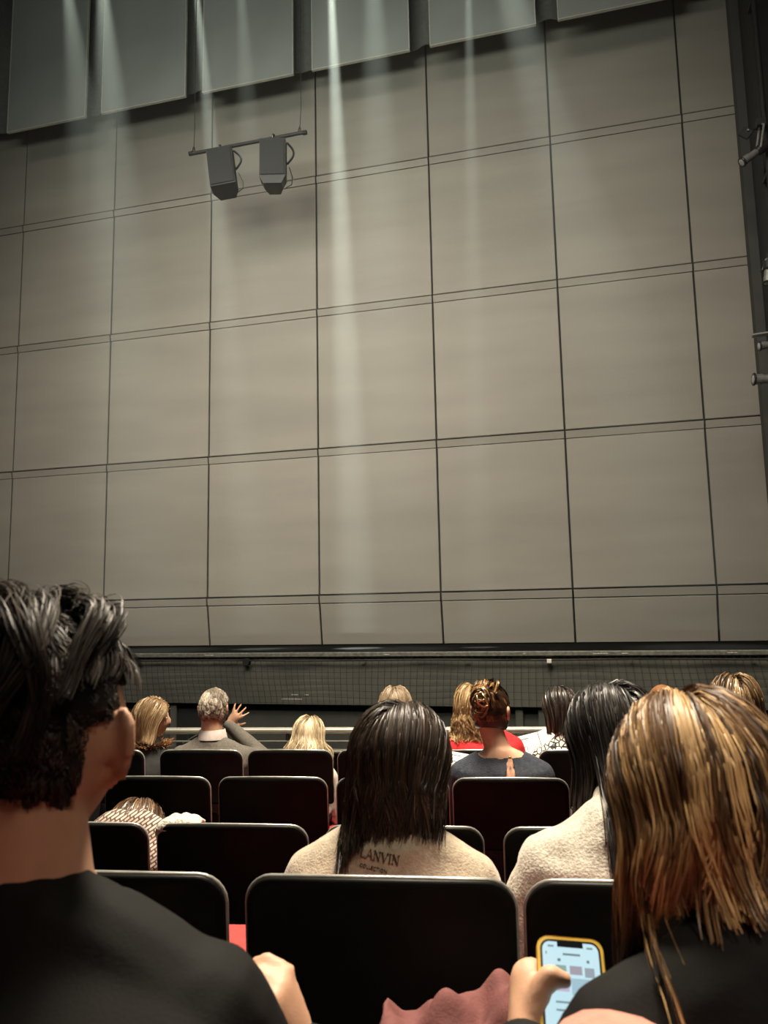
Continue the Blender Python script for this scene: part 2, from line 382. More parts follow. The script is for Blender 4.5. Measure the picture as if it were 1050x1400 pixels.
# ------------------------------------------------------------------ stage lanterns on the proscenium boom
M_lan = mat('lantern_grey', (.34, .335, .31), .42, .5, nscale=20, namt=.2)
M_lanb = mat('lantern_black', (.025, .025, .024), .45, .2, nscale=20, namt=.2)
boom = thing('lighting_boom', 'black vertical pipe on the proscenium holding stage lanterns', 'lighting boom', (2.17, YW-.94, 1.12))
obj('pipe', MB().tube([(0, 0, 0), (0, 0, 9.8)], .026, 12), M_lanb, boom)
obj('floor_plate', MB().cbox(-.2, .2, -.2, .2, 0, .03, .01), M_lanb, boom)
for z in (5.1, 7.2): obj('wall_bracket', MB().box(-.02, .02, 0, .22, z-.02, z+.02), M_lanb, boom)
def lantern(label, loc, direction, L, R, arm=None):
    t = thing('stage_lantern', label, 'stage lantern', loc, 0, 'stage lanterns on the boom')
    d = Vector(direction).normalized(); q = d.to_track_quat('X', 'Z').to_matrix().to_4x4()
    f = lambda x, y=0, z=0: q @ Vector((x, y, z))
    obj('lamp_housing', MB().tube([f(-L*.55), f(-L*.52), f(-L*.1), f(0)], [R*.9, R*1.15, R*1.15, R*.8], 16), M_lanb, t)
    lb = obj('lens_tube', MB().tube([f(0), f(L*.06), f(L*.36), f(L*.38), f(L*.42), f(L*.7)], [R*.75, R*.8, R*.8, R*.95, R*.95, R*.95], 16), M_lan, t)
    obj('lens_ring', MB().tube([f(L*.7), f(L*.74), f(L*.78)], [R*1.15, R*1.2, R*1.1], 16), M_lanb, t)
    obj('lens', MB().ell(f(L*.765), (R*.85, R*.85, R*.85), q @ Matrix.Scale(.25, 4, (1, 0, 0)), 16, 8), mat('lens_glass', (.5, .5, .5), .08, spec=.9, nscale=3, namt=.05), lb)
    a = Vector(arm) if arm else Vector((0, 0, .34))
    for s in (-1, 1):
        obj('yoke_arm', MB().tube([f(-L*.1, s*R*1.3), f(-L*.1, s*R*1.3) + a*.8, a], .013, 8), M_lan, t)
    obj('knob', MB().tube([f(-L*.1, -R*1.2), f(-L*.1, -R*1.9)], R*.35, 10), M_lanb, t)
    obj('clamp', MB().box(a.x-.04, a.x+.05, a.y-.04, a.y+.04, a.z-.03, a.z+.05), M_lanb, t)
    return t
lantern('grey profile lantern pointing down-left, uppermost on the boom', (2.035, YW-1.06, 6.40), (-.72, -.15, -.50), .26, .048, (.07, .03, .34))
lantern('small grey lantern second from the top on the boom', (2.04, YW-1.06, 5.05), (-.12, -.15, -.95), .20, .038, (.06, .03, .16))
lantern('boxy dark lantern under the silver flag on the boom', (2.02, YW-1.06, 4.24), (-.9, -.15, -.1), .17, .045, (.09, .03, .07))
lantern('short grey barrel lantern, lowest in view on the boom', (1.98, YW-1.06, 3.87), (-1, -.1, .04), .22, .058, (.10, .03, .16))
fl = thing('silver_flag', 'flat silver flag plate on the boom above the boxy lantern', 'plate', (1.99, YW-1.06, 4.36))
obj('plate', MB().box(-.15, .15, -.05, .05, -.008, .008, Matrix.Rotation(-.05, 4, 'Y')), mat('silver', (.45, .44, .40), .35, .7, nscale=20, namt=.1), fl)
obj('plate_arm', MB().tube([(.10, 0, 0), (.14, .08, -.02)], .01, 8), M_lanb, fl)
gb = thing('gel_frame', 'black square gel frame beside the uppermost lantern', 'gel frame', (1.955, YW-1.02, 6.66))
obj('frame_plate', MB().cbox(-.055, .055, -.012, .012, -.055, .055, .004, Matrix.Rotation(rad(38), 4, 'Y')), M_lanb, gb)
obj('frame_rod', MB().tube([(0, 0, .0), (.10, .03, .05), (.20, .07, .06)], .012, 8), M_lanb, gb)
obj('bolt', MB().tube([(.02, -.012, .02), (.02, -.03, .02)], .012, 8), MATS['silver'], gb)

# ------------------------------------------------------------------ pit rail (house frame)
M_rail = mat('brushed_rail', (.42, .40, .34), .38, .55, nscale=25, namt=.1, stretch=(.2, 1, 1))
rail = thing('pit_rail', 'pale round metal rail on dark panels before the orchestra pit', 'railing', hw((-.6, 5.0, -.075)), HOUSE)
obj('handrail', MB().tube([(x_, 0, .865) for x_ in np.arange(-4.4, 4.5, .8)], .022, 16), M_rail, rail)
for x_ in np.arange(-4.2, 4.3, 1.2):
    obj('post', MB().tube([(x_, 0, .0), (x_, 0, .85)], .014, 10), M_lanb, rail)
obj('lower_rail', MB().tube([(-4.4, -.01, .80), (4.4, -.01, .80)], .006, 8), mat('dull_edge', (.16, .155, .13), .5, .4, nscale=20, namt=.1), rail)
for x_ in np.arange(-4.2, 4.2, 1.2):
    obj('infill_panel', MB().cbox(x_+.02, x_+1.18, .015, .03, .06, .74, .003), M_black, rail)
obj('ledge', MB().cbox(-4.4, 4.4, -.07, .03, .735, .75, .003), MATS['dull_edge'], rail)
ct = thing('cue_box', 'small black box with pale edges under the pit rail', 'box', hw((-1.10, 4.92, .677)), HOUSE)
obj('case', MB().cbox(-.075, .075, -.03, .03, 0, .045, .004), M_black, ct)
obj('lid_edge', MB().box(-.078, .078, -.034, -.028, .045, .050).box(.072, .078, -.034, -.028, .0, .05), MATS['dull_edge'], ct)
obj('knob', MB().tube([(.045, 0, .045), (.045, 0, .060)], .012, 10), MATS['white_plastic'], ct)
# microphone stand in the pit
ms = thing('microphone_stand', 'thin black microphone boom stand in the orchestra pit', 'microphone stand', (-3.62, 6.6, -1.65))
obj('base', MB().tube([(0, 0, 0), (0, 0, .03)], [.14, .12], 20), M_lanb, ms)
obj('pole', MB().tube([(0, 0, .03), (0, 0, 2.10)], .009, 8), M_lanb, ms)
obj('boom_arm', MB().tube([(-.05, 0, 2.02), (.32, 0, 2.22)], .007, 8), MATS['dull_edge'], ms)
obj('microphone', MB().tube([(.32, 0, 2.22), (.40, 0, 2.26)], [.010, .016], 10), M_lanb, ms)

# ------------------------------------------------------------------ seats
M_shell = mat('seat_shell_black', (.008, .0082, .0075), .40, spec=.07, nscale=7, namt=.3, bump=.03, bscale=120)
M_glint = mat('seat_edge_glint', (.40, .40, .37), .30, .5, nscale=30, namt=.25)
M_red = mat('red_upholstery', (.42, .034, .030), .85, nscale=60, namt=.12, bump=.25, bscale=250, sheen=.2)
M_leg = mat('seat_frame_black', (.012, .012, .012), .5, .2, nscale=20, namt=.2)
SEATW = .45
def seat_meshes():
    W = SEATW; z0, z1 = .630, .90; rc = .045
    out = []
    for cx_, cz_, a0 in ((W/2-rc, z1-rc, 0), (-W/2+rc, z1-rc, 90), (-W/2+.012, z0+.012, 180), (W/2-.012, z0+.012, 270)):
        r = rc if cz_ > .7 else .012
        for k in range(7): a = rad(a0 + 15*k); out.append((cx_ + r*math.cos(a), cz_ + r*math.sin(a)))
    # points along straight edges, so the shell can curve
    pts = []
    for i, p in enumerate(out):
        q = out[(i+1) % len(out)]; pts.append(p)
        d = math.dist(p, q)
        if d > .06:
            n = int(d/.04)
            for k in range(1, n): pts.append((p[0]+(q[0]-p[0])*k/n, p[1]+(q[1]-p[1])*k/n))
    crv = lambda x, z: -.030*(1-(2*x/W)**2) - .10*(z-.585)           # bowed and reclined
    topc = lambda x, z: z + (.010*(1-(2*x/W)**2) if z > .8 else 0)    # gently crowned top edge
    def ring(off, s): return [Vector((x*s, crv(x, z)+off, .74+(topc(x, z)-.74)*(1-(1-s)*1.4))) for x, z in pts]
    bm = bmesh.new()
    rings = [ring(0, .93), ring(-.001, .985), ring(.004, 1), ring(.018, 1), ring(.022, .985)]
    vs = [[bm.verts.new(p) for p in r] for r in rings]
    n = len(pts)
    for j in range(4):
        for i in range(n): bm.faces.new((vs[j][i], vs[j][(i+1) % n], vs[j+1][(i+1) % n], vs[j+1][i]))
    for r, rev in ((rings[0], False), (rings[-1], True)):
        # fill with a grid following the curve
        vl = vs[0] if not rev else vs[-1]
        c = bm.verts.new(Vector((0, crv(0, .74)+(0 if not rev else .022), .74)))
        mid = []
        for k, v in enumerate(vl):
            p = v.co; x = p.x*.5; z = .74+(p.z-.74)*.5
            mid.append(bm.verts.new(Vector((x, crv(x, z)+(0 if not rev else .022), z))))
        for i in range(n):
            a, b_, c1, d = vl[i], vl[(i+1) % n], mid[(i+1) % n], mid[i]
            bm.faces.new((a, d, c1, b_) if not rev else (a, b_, c1, d))
            bm.faces.new((d, c, c1) if not rev else (d, c1, c))
    bmesh.ops.recalc_face_normals(bm, faces=bm.faces)
    shell = bpy.data.meshes.new('backrest'); bm.to_mesh(shell); bm.free(); shell.shade_smooth()
    # rim tube over top and sides; pale colour paints the black edge's highlight
    rim_pts = [Vector((x, crv(x, z)+.010, topc(x, z))) for x, z in pts if z > .655]
    k0 = max(range(len(rim_pts)), key=lambda i: (rim_pts[i]-rim_pts[i-1]).length)
    rim_pts = rim_pts[k0:]+rim_pts[:k0]
    trim = MB().tube(rim_pts, .0043, 6).mesh('edge_glint', True)
    # red pads
    def pad(x0, x1, y0, y1, za, zb, c, tilt=0):
        bm = bmesh.new(); bmesh.ops.create_cube(bm, size=1)
        bmesh.ops.transform(bm, matrix=Matrix.Translation(((x0+x1)/2, (y0+y1)/2, (za+zb)/2)) @ Matrix.Rotation(tilt, 4, 'X') @ Matrix.Diagonal((x1-x0, y1-y0, zb-za, 1)), verts=bm.verts)
        bmesh.ops.bevel(bm, geom=bm.edges[:], offset=c, segments=3, affect='EDGES', profile=.6)
        me = bpy.data.meshes.new('pad'); bm.to_mesh(me); bm.free(); me.shade_smooth(); return me
    backp = pad(-.195, .195, -.004, .053, .645, .865, .025, rad(6))
    seatp = pad(-.215, .215, .03, .47, .36, .455, .035)
    pan = MB().cbox(-.20, .20, .05, .45, .335, .365, .01).mesh('seat_pan')
    ped = MB().box(-.03, .03, .10, .20, .02, .34).cbox(-.11, .11, .05, .27, 0, .02, .006).mesh('pedestal')
    brk = MB().box(-.19, -.16, .035, .06, .35, .62).box(.16, .19, .035, .06, .35, .62).box(-.19, .19, .035, .06, .34, .37).mesh('back_bracket')
    for me, m in ((shell, M_shell), (trim, M_glint), (backp, M_red), (seatp, M_red), (pan, M_leg), (ped, M_leg), (brk, M_leg)): me.materials.append(m)
    return dict(backrest=shell, edge_glint=trim, back_pad=backp, seat_pad=seatp, seat_pan=pan, pedestal=ped, back_bracket=brk)
SM = seat_meshes()
def seat(row, x, label, dy=0, rz=0):
    yb, zf = rows[row]
    t = thing('theatre_seat', label, 'seat', hw((x, yb+dy, zf)), HOUSE+rz, 'theatre seats in the stalls')
    for nm, me in SM.items(): obj(nm, me, None, t)
    return t
for row, x, lab in (
    ('k1', -.42, 'black theatre seat carrying the man with tousled dark hair'), ('k1', .29, 'black theatre seat carrying the woman with the phone'),
    ('k2', -.655, 'black theatre seat just in front of the dark-jacketed man'), ('k2', -.168, 'large black seat back nearest the camera, behind the cream sweater'), ('k2', .298, 'black theatre seat behind the pale knit sweater, by the phone'),
    ('k3', -1.195, 'black theatre seat behind the tweed coat'), ('k3', -.715, 'empty black seat with a white scarf over its corner'), ('k3', -.212, 'black seat hidden mostly by the long dark hair'), ('k3', .298, 'black seat in front of the pale knit sleeve'),
    ('k4', -1.315, 'empty black seat with smudged back, right of the dark-haired man'), ('k4', -.827, 'empty black seat in the row behind the low blonde head'), ('k4', -.336, 'black seat left of the denim dress, mostly hidden'), ('k4', .132, 'black seat behind the blue denim dress'), ('k4', .615, 'black seat behind the patterned blouse'), ('k4', 1.10, 'black seat under the brown pinned-up hair'),
    ('k5', -1.99, 'front row black seat of the blonde woman in profile'), ('k5', -1.449, 'front row black seat of the grey-haired man'), ('k5', -.967, 'front row black seat of the low blonde head'), ('k5', -.488, 'front row black seat left of the long dark hair'), ('k5', .03, 'front row black seat of the person in red'), ('k5', .545, 'front row black seat of the black and white blouse'), ('k5', 1.03, 'front row black seat of the copper-haired person')):
    seat(row, x, lab)

# ------------------------------------------------------------------ people: bodies
SKIN = mat('skin', (.62, .36, .235), .55, nscale=25, namt=.08, sss=.15, bump=.05, bscale=300)
M_eye = mat('eye_white', (.75, .72, .68), .2, nscale=5, namt=.03)
M_iris = mat('eye_iris', (.03, .02, .015), .15, nscale=5, namt=.03)
def headrot(yaw, pitch, roll):
    """yaw > 0 turns to the sitter's right, pitch > 0 looks down, roll > 0 leans to the right"""
    return Matrix.Rotation(-rad(yaw), 3, 'Z') @ Matrix.Rotation(-rad(pitch), 3, 'X') @ Matrix.Rotation(rad(roll), 3, 'Y')
def g3(d, c, s): return math.exp(-((d-Vector(c)).length/s)**2)
HR = (.076, .096, .116)
def head_mesh(mb, c, R, s=1.0, n=44, ear=1.0):
    V, F = [], []; m = n*3//4
    for j in range(m+1):
        ph = PI*j/m
        for i in range(n):
            th = 2*PI*i/n
            d = Vector((math.sin(ph)*math.cos(th), math.sin(ph)*math.sin(th), math.cos(ph)))
            p = Vector((d.x*HR[0], d.y*HR[1], d.z*HR[2]))
            if d.z < 0:                                          # jaw narrows, occiput tucks in
                k = -d.z
                p.x *= 1 - .30*k**1.5
                if d.y < 0: p.y *= 1 - .45*k
                else: p.y *= 1 - .06*k
            if d.z > 0 and d.y > 0: p.y *= 1 - .06*d.z
            r = 0
            r += .024*g3(d, (0, .985, -.17), .13) + .012*g3(d, (0, .99, .03), .13)          # nose
            r -= .010*(g3(d, (.36, .92, .06), .17) + g3(d, (-.36, .92, .06), .17))          # eye sockets
            r += .006*(g3(d, (.3, .93, .22), .18) + g3(d, (-.3, .93, .22), .18))            # brow
            r += .008*g3(d, (0, .88, -.46), .13) - .004*g3(d, (0, .92, -.36), .08)          # lips
            r += .010*g3(d, (0, .68, -.72), .25)                                           # chin
            r += .005*(g3(d, (.62, .75, -.12), .25) + g3(d, (-.62, .75, -.12), .25))        # cheek
            p += d*r
            V.append(Vector(c) + R @ (p*s))
    for j in range(m):
        for i in range(n): F.append((j*n+i, (j+1)*n+i, (j+1)*n+(i+1) % n, j*n+(i+1) % n))
    mb.add(V, F)
    for sx in (-1, 1):                                           # ears: plate, rim, lobe
        es = (.62 if ear < .5 else ear)*s
        uu = Vector((sx*(.50 if ear < 1.1 else .86), -.86 if ear < 1.1 else -.50, 0)); vv = Vector((sx*.10, -.16, .98)).normalized(); nn = uu.cross(vv)
        ce = Vector((sx*.072, .006, 0))*s + uu*.013*es
        W = lambda p: Vector(c) + R @ p
        fr = (R @ Matrix((uu, nn, vv)).transposed()).to_4x4()
        mb.ell(W(ce), (.017*es, .0055*s, .029*es), fr, 14, 10)
        mb.tube([W(ce + uu*.0165*es*math.cos(a) + vv*.029*es*math.sin(a) + Vector((sx*.002, 0, 0))) for a in np.linspace(rad(-75), rad(150), 14)], .0052*s, 8)
        mb.ell(W(ce - uu*.004*es - vv*.027*es), (.009*es, .006*s, .010*es), fr, 8, 6)
def ellring(c, rx, ry, R=None, n=20, e=2.3):
    out = []
    for i in range(n):
        a = 2*PI*i/n; ca, sa = math.cos(a), math.sin(a)
        p = Vector((rx*math.copysign(abs(ca)**(2/e), ca), ry*math.copysign(abs(sa)**(2/e), sa), 0))
        if R is not None: p = R @ p
        out.append(Vector(c)+p)
    return out
def finger(mb, p, dirs, lens, r0, r1):
    p = Vector(p); k = len(lens)
    for i, (d, l) in enumerate(zip(dirs, lens)):
        q = p + Vector(d).normalized()*l
        mb.capsule(p, q, r0+(r1-r0)*i/k, r0+(r1-r0)*(i+1)/k, 10); p = q
def hand(mb, wrist, fwd, back, side, s=1.0, curl=(20, 35, 30), spread=5, thumb=(40, 25), tcurl=0, flat=False):
    """fwd: wrist to knuckles; back: out of the back of the hand; side=+1: thumb towards cross(fwd, back)"""
    w_ = Vector(wrist); f = Vector(fwd).normalized(); b = Vector(back); b = (b-f*b.dot(f)).normalized(); t = f.cross(b)*side
    fr = Matrix((t, b, f)).transposed()                       # x thumb side, y back, z forward
    P = lambda x, y, z: w_ + fr @ (Vector((x, y, z))*s)
    mb.loft([[P(x*.9*k, y*kk, z) for x, y in [(.027*math.cos(a), .013*math.sin(a)) for a in np.linspace(0, 2*PI, 14, endpoint=False)]] for z, k, kk in ((-.012, .85, 1.25), (.005, .95, 1.25), (.03, 1.3, 1.2), (.06, 1.5, 1.1), (.085, 1.5, .95), (.093, 1.3, .6))])
    for i, (x, L) in enumerate(((.032, .066), (.011, .074), (-.011, .069), (-.031, .055))):
        az = rad(spread*(1.5-i)); cur = 0; ds = []
        for c_ in curl:
            cur += rad(c_ + (i*3 if not flat else 0))
            ds.append(fr @ Vector((math.sin(az)*math.cos(cur), -math.sin(cur), math.cos(az)*math.cos(cur))))
        finger(mb, P(x, .001, .084), ds, (L*.46*s, L*.31*s, L*.27*s), .0092*s, .0072*s)
    a = rad(thumb[0]); bdn = rad(thumb[1])
    d1 = fr @ Vector((math.sin(a)*math.cos(bdn), -math.sin(bdn), math.cos(a)*math.cos(bdn)))
    a2 = a - rad(22); b2 = bdn + rad(tcurl)
    d2 = fr @ Vector((math.sin(a2)*math.cos(b2), -math.sin(b2), math.cos(a2)*math.cos(b2)))
    finger(mb, P(.022, -.006, .022), (d1, d1, d2), (.030*s, .026*s, .026*s), .0125*s, .0085*s)
def person(label, sx, row, head, rot=(0, 0, 0), sw=.175, fat=1.0, hs=1.0, voxel=.011, top=None, legs=None, arms=None, hands=None, sit=.22, cat='person',
           inflate=.014, gv=None, cut=None, top_name='sweater', skin=None, sleeve=1.0, wrinkle=.005, wscale=9, ear=1.0, lower=True, neckk=.38, neck_r=.054, shoulder=None, drop=.205):
    """a seated figure; every coordinate is in the house frame, then taken relative to the figure's base"""
    yb, zf = rows[row]
    base = Vector((sx, yb+sit, zf))
    root = thing('person', label, cat, hw(base), HOUSE, 'audience members')
    H = Vector(head)-base; R = headrot(*rot)
    Pv = Vector((0, 0, .525))
    S = (Vector(shoulder)-base) if shoulder else H + Vector((0, -.025, -drop))
    S = Vector((S.x, S.y, S.z))
    lean = (S-Pv)
    tors = []
    for k, rx, ry in ((-.16, .10, .07), (-.10, .155*fat, .105*fat), (0, .170*fat, .115*fat), (.28, .150*fat, .102*fat), (.55, .168*fat, .112*fat), (.78, sw*1.02, .110*fat), (.93, sw*.98, .088*fat), (1.02, sw*.72, .066), (1.10, .075, .055), (1.15, .050, .045)):
        c_ = Pv + lean*k
        c_.y += -.020*math.sin(PI*max(0, min(1, k)))            # rounded back
        tors.append((c_, rx, ry))
    def torso(mb, inf, kmax=99):
        mb.loft([ellring(c_, rx+inf, ry+inf) for c_, rx, ry in tors[:kmax]])
    A = arms or {}
    J = {}
    for nm, s in (('L', -1), ('R', 1)):
        sh = S + Vector((s*(sw-.036), 0, -.052))
        el = Vector(A[nm][0])-base if nm in A else S + Vector((s*(sw+.022), .05, -.285))
        wr_ = Vector(A[nm][1])-base if nm in A else Vector((s*.10, .27, .655))
        J[nm] = (sh, el, wr_)
    # body
    mb = MB(); head_mesh(mb, H, R, hs, ear=ear)
    nb = S + Vector((0, 0, .015)); nt_ = H + R @ Vector((0, -.025*hs, -.05*hs))
    mb.capsule(nb, nt_, neck_r+.006, neck_r, 14)
    torso(mb, 0)
    for nm, s in (('L', -1), ('R', 1)):
        sh, el, wr_ = J[nm]
        mb.capsule(S+Vector((s*.040, -.008, .020)), sh+Vector((0, -.004, .002)), .042, .046)
        mb.capsule(sh, sh*.5+el*.5, .049*fat, .046*fat); mb.capsule(sh*.5+el*.5, el, .046*fat, .038); mb.capsule(el, el*.45+wr_*.55, .039, .037); mb.capsule(el*.45+wr_*.55, wr_, .037, .026)
        hd = (hands or {}).get(nm)
        if callable(hd): hd(mb, base)
        elif hd: hand(mb, wr_, *hd[0], **hd[1])
        else: hand(mb, wr_, Vector((-s*.25, .95, -.25)), (0, .25, 1), -s if False else (1 if s < 0 else -1), .95)
        hip = Pv + Vector((s*.085, .01, -.01)); kn = Vector((s*.115, .40, .495)); an = Vector((s*.12, .41, .085))
        mb.capsule(hip, kn, .082*fat, .058); mb.capsule(kn, kn*.6+an*.4, .056, .054); mb.capsule(kn*.6+an*.4, an, .054, .036)
        mb.capsule(an+Vector((0, -.02, -.035)), an+Vector((s*.01, .15, -.05)), .036, .026)
    bo = obj('body', remesh(mb, voxel, 2, 'body'), skin or SKIN, root)
    for s in (-1, 1):
        e = H + R @ (Vector((s*.030, .0825, .008))*hs)
        eo = obj('eye', MB().ell(e, (.0105*hs, .0105*hs, .0105*hs), None, 10, 8).mesh('eye', True), M_eye, root)
        obj('iris', MB().ell(e + R @ Vector((0, .0075*hs, 0)), (.0052*hs, .0042*hs, .0052*hs), R.to_4x4(), 8, 6).mesh('iris', True), M_iris, eo)
    # garment
    tg = None
    if top:
        mb = MB(); torso(mb, inflate, -1)
        if not cut: mb.capsule(S+Vector((0, -.006, -.01)), S*(1-neckk)+H*neckk+Vector((0, -.018, -.004)), .068+inflate*.5, .056+inflate*.5, 16)
        for nm, s in (('L', -1), ('R', 1)):
            sh, el, wr_ = J[nm]; f = inflate
            mb.capsule(S+Vector((s*.040, -.008, .020)), sh+Vector((0, -.004, .002)), .042+f, .046+f)
            if sleeve <= .5:
                e2 = sh + (el-sh)*(sleeve*2)
                mb.capsule(sh, e2, .050*fat+f, .046*fat+f)
            else:
                w2 = el + (wr_-el)*((sleeve-.5)*2*.97)
                mb.capsule(sh, sh*.5+el*.5, .050*fat+f, .046*fat+f); mb.capsule(sh*.5+el*.5, el, .046*fat+f, .041+f); mb.capsule(el, w2, .041+f, .030+f*.7)
        me = remesh(mb, gv or voxel, 4, top_name)
        co = np.empty(len(me.vertices)*3, np.float32); me.vertices.foreach_get('co', co); co = co.reshape(-1, 3)
        no = np.empty(len(me.vertices)*3, np.float32); me.vertices.foreach_get('normal', no); no = no.reshape(-1, 3)
        if wrinkle:
            dsp = np.array([noise.noise(Vector((c_[0]*wscale+sx*7, c_[1]*wscale, c_[2]*wscale*.6)))*1.0 + .5*noise.noise(Vector((c_[0]*wscale*2.3, c_[1]*wscale*2.3+sx, c_[2]*wscale*1.9))) for c_ in co])
            co = co + no*(dsp*wrinkle)[:, None]
            me.vertices.foreach_set('co', co.astype(np.float32).ravel())
        if cut:
            bm = bmesh.new(); bm.from_mesh(me)
            dl = [f for f in bm.faces if cut(f.calc_center_median()-S)]
            bmesh.ops.delete(bm, geom=dl, context='FACES')
            for _ in range(6): bmesh.ops.smooth_vert(bm, verts=[v for v in bm.verts if v.is_boundary], factor=.5, use_axis_x=True, use_axis_y=True, use_axis_z=True)
            bm.to_mesh(me); bm.free(); me.shade_smooth()
        me.update()
        tg = obj(top_name, me, top, root)
    if legs and lower:
        mb = MB(); f = .012
        mb.loft([ellring(Pv+Vector((0, 0, z)), rx*fat+f, ry*fat+f) for z, rx, ry in ((-.085, .12, .09), (-.03, .17, .12), (.05, .165, .118), (.10, .158, .112))])
        for s in (-1, 1):
            hip = Pv + Vector((s*.085, .01, -.01)); kn = Vector((s*.115, .40, .495)); an = Vector((s*.12, .41, .10))
            mb.capsule(hip, kn, .082*fat+f, .060+f); mb.capsule(kn, an, .060+f, .042+f)
        obj('trousers', remesh(mb, max(voxel, .012), 3, 'trousers'), legs, root)
        for s in (-1, 1):
            mb = MB(); an = Vector((s*.12, .41, .085))
            mb.loft([ellring(an+Vector((s*.004*k, y, z)), rx, rz, Matrix.Rotation(PI/2, 3, 'X'), 12) for k, (y, z, rx, rz) in enumerate(((-.075, -.045, .02, .030), (-.06, -.042, .036, .040), (0, -.036, .042, .046), (.07, -.045, .046, .037), (.13, -.053, .042, .028), (.17, -.058, .022, .020)))])
            obj('shoe', mb.mesh('shoe', True), mat('shoe_black', (.015, .014, .013), .4, nscale=20, namt=.2), root)
    root['_'] = 0; del root['_']
    return dict(root=root, H=H, R=R, S=S, base=base, sw=sw, hs=hs, top=tg, body=bo, fat=fat, tors=tors)

# ------------------------------------------------------------------ people: hair
def unit(a): return a/np.maximum(np.linalg.norm(a, axis=-1, keepdims=True), 1e-9)
def npR(R): return np.array([list(r) for r in R])
def ribbons(paths, width, center, tone, tilt=.5):
    N, K, _ = paths.shape
    t = unit(np.gradient(paths, axis=1))
    out = unit(paths-center)
    side = unit(np.cross(t, out))
    nrm = np.cross(side, t)
    a = rng.normal(0, tilt, (N, 1, 1))
    side = side*np.cos(a) + nrm*np.sin(a)
    wv = width*np.sin(np.linspace(.35, PI*.93, K))**.6
    wv = wv[None, :, None]*rng.uniform(.6, 1.3, (N, 1, 1))
    V = np.stack([paths-side*wv/2, paths+side*wv/2], 2).reshape(-1, 3)
    idx = np.arange(N*K*2).reshape(N, K, 2)
    F = np.stack([idx[:, :-1, 0], idx[:, :-1, 1], idx[:, 1:, 1], idx[:, 1:, 0]], -1).reshape(-1, 4)
    T = np.repeat(np.asarray(tone)[:, None], K*2, 1).reshape(-1) if np.ndim(tone) == 1 else np.repeat(tone, 2, 1).reshape(-1)
    return V, F, T
def cap(p, thick, region, tone=.1, n=40):
    """skull-hugging under-layer; region(d) says where hair grows"""
    V, F = [], []; m = 28; keep = []
    H = np.array(p['H']); R = npR(p['R'])
    for j in range(m+1):
        ph = PI*j/m
        for i in range(n):
            th = 2*PI*i/n
            d = np.array((math.sin(ph)*math.cos(th), math.sin(ph)*math.sin(th), math.cos(ph)))
            q = d*np.array(HR)
            if d[2] < 0 and d[1] < 0: q[1] *= 1-.45*-d[2]
            if d[2] < 0: q[0] *= 1-.30*(-d[2])**1.5
            k = 1 if region(d) else 0
            keep.append(k); V.append(H + R @ ((q + d*(thick if k else -.012))*p['hs']))
    for j in range(m):
        for i in range(n):
            f = (j*n+i, (j+1)*n+i, (j+1)*n+(i+1) % n, j*n+(i+1) % n)
            if sum(keep[q] for q in f) >= 1: F.append(f)
    return np.array(V), np.array(F), np.full(len(V), tone)
def join(name, parts, m, root):
    Vs, Fs, Ts, o = [], [], [], 0
    for V, F, T in parts:
        Vs.append(V); Fs.append(F+o); Ts.append(T); o += len(V)
    me = mesh_np(name, np.concatenate(Vs), np.concatenate(Fs), True, np.concatenate(Ts))
    return obj(name, me, m, root)
def on_skull(p, d, off):
    """points of the skull surface for unit directions d (…,3), off outwards, in figure space"""
    q = d*np.array(HR)
    k = np.clip(-d[..., 2], 0, 1)
    q = q.copy()
    q[..., 1] = np.where(d[..., 1] < 0, q[..., 1]*(1-.45*k), q[..., 1])
    q[..., 0] *= 1-.30*k**1.5
    q = (q + d*np.asarray(off)[..., None])*p['hs']
    return np.array(p['H']) + q @ npR(p['R']).T
def push_out(p, pts, pad, n_it=10):
    """hanging hair rests on the clothes: points inside the garment move to its back or front surface"""
    g = bmesh.new(); g.from_mesh(p['top'].data); bvh = BVHTree.FromBMesh(g)
    zt = p['S'].z + .16; cy = p['S'].y + .03
    def project(a):
        flat = a.reshape(-1, 3); pd = np.broadcast_to(pad, a.shape[:2]).reshape(-1)
        for i in np.where(flat[:, 2] < zt)[0]:
            x, y, z = flat[i]
            h = bvh.ray_cast(Vector((x, -1.5, z)), Vector((0, 1, 0)))
            if h[0] is None: continue
            yb = h[0].y - pd[i]
            if y < yb: continue
            k = bvh.ray_cast(Vector((x, 1.5, z)), Vector((0, -1, 0)))
            yf = k[0].y + pd[i]
            if y > yf: continue
            flat[i, 1] = yb if y < max(cy, .45*yb+.55*yf) else yf
        return flat.reshape(a.shape)
    a = project(pts.copy())
    for it in range(n_it):
        b_ = a.copy(); b_[:, 1:-1] = .5*a[:, 1:-1] + .25*(a[:, :-2]+a[:, 2:]); b_[:, -1] = .6*a[:, -1]+.4*(2*a[:, -2]-a[:, -3]); b_[..., 2] = a[..., 2]; a = b_
        if it in (1, 4, 8): a = project(a)
    a = project(a); g.free()
    return a
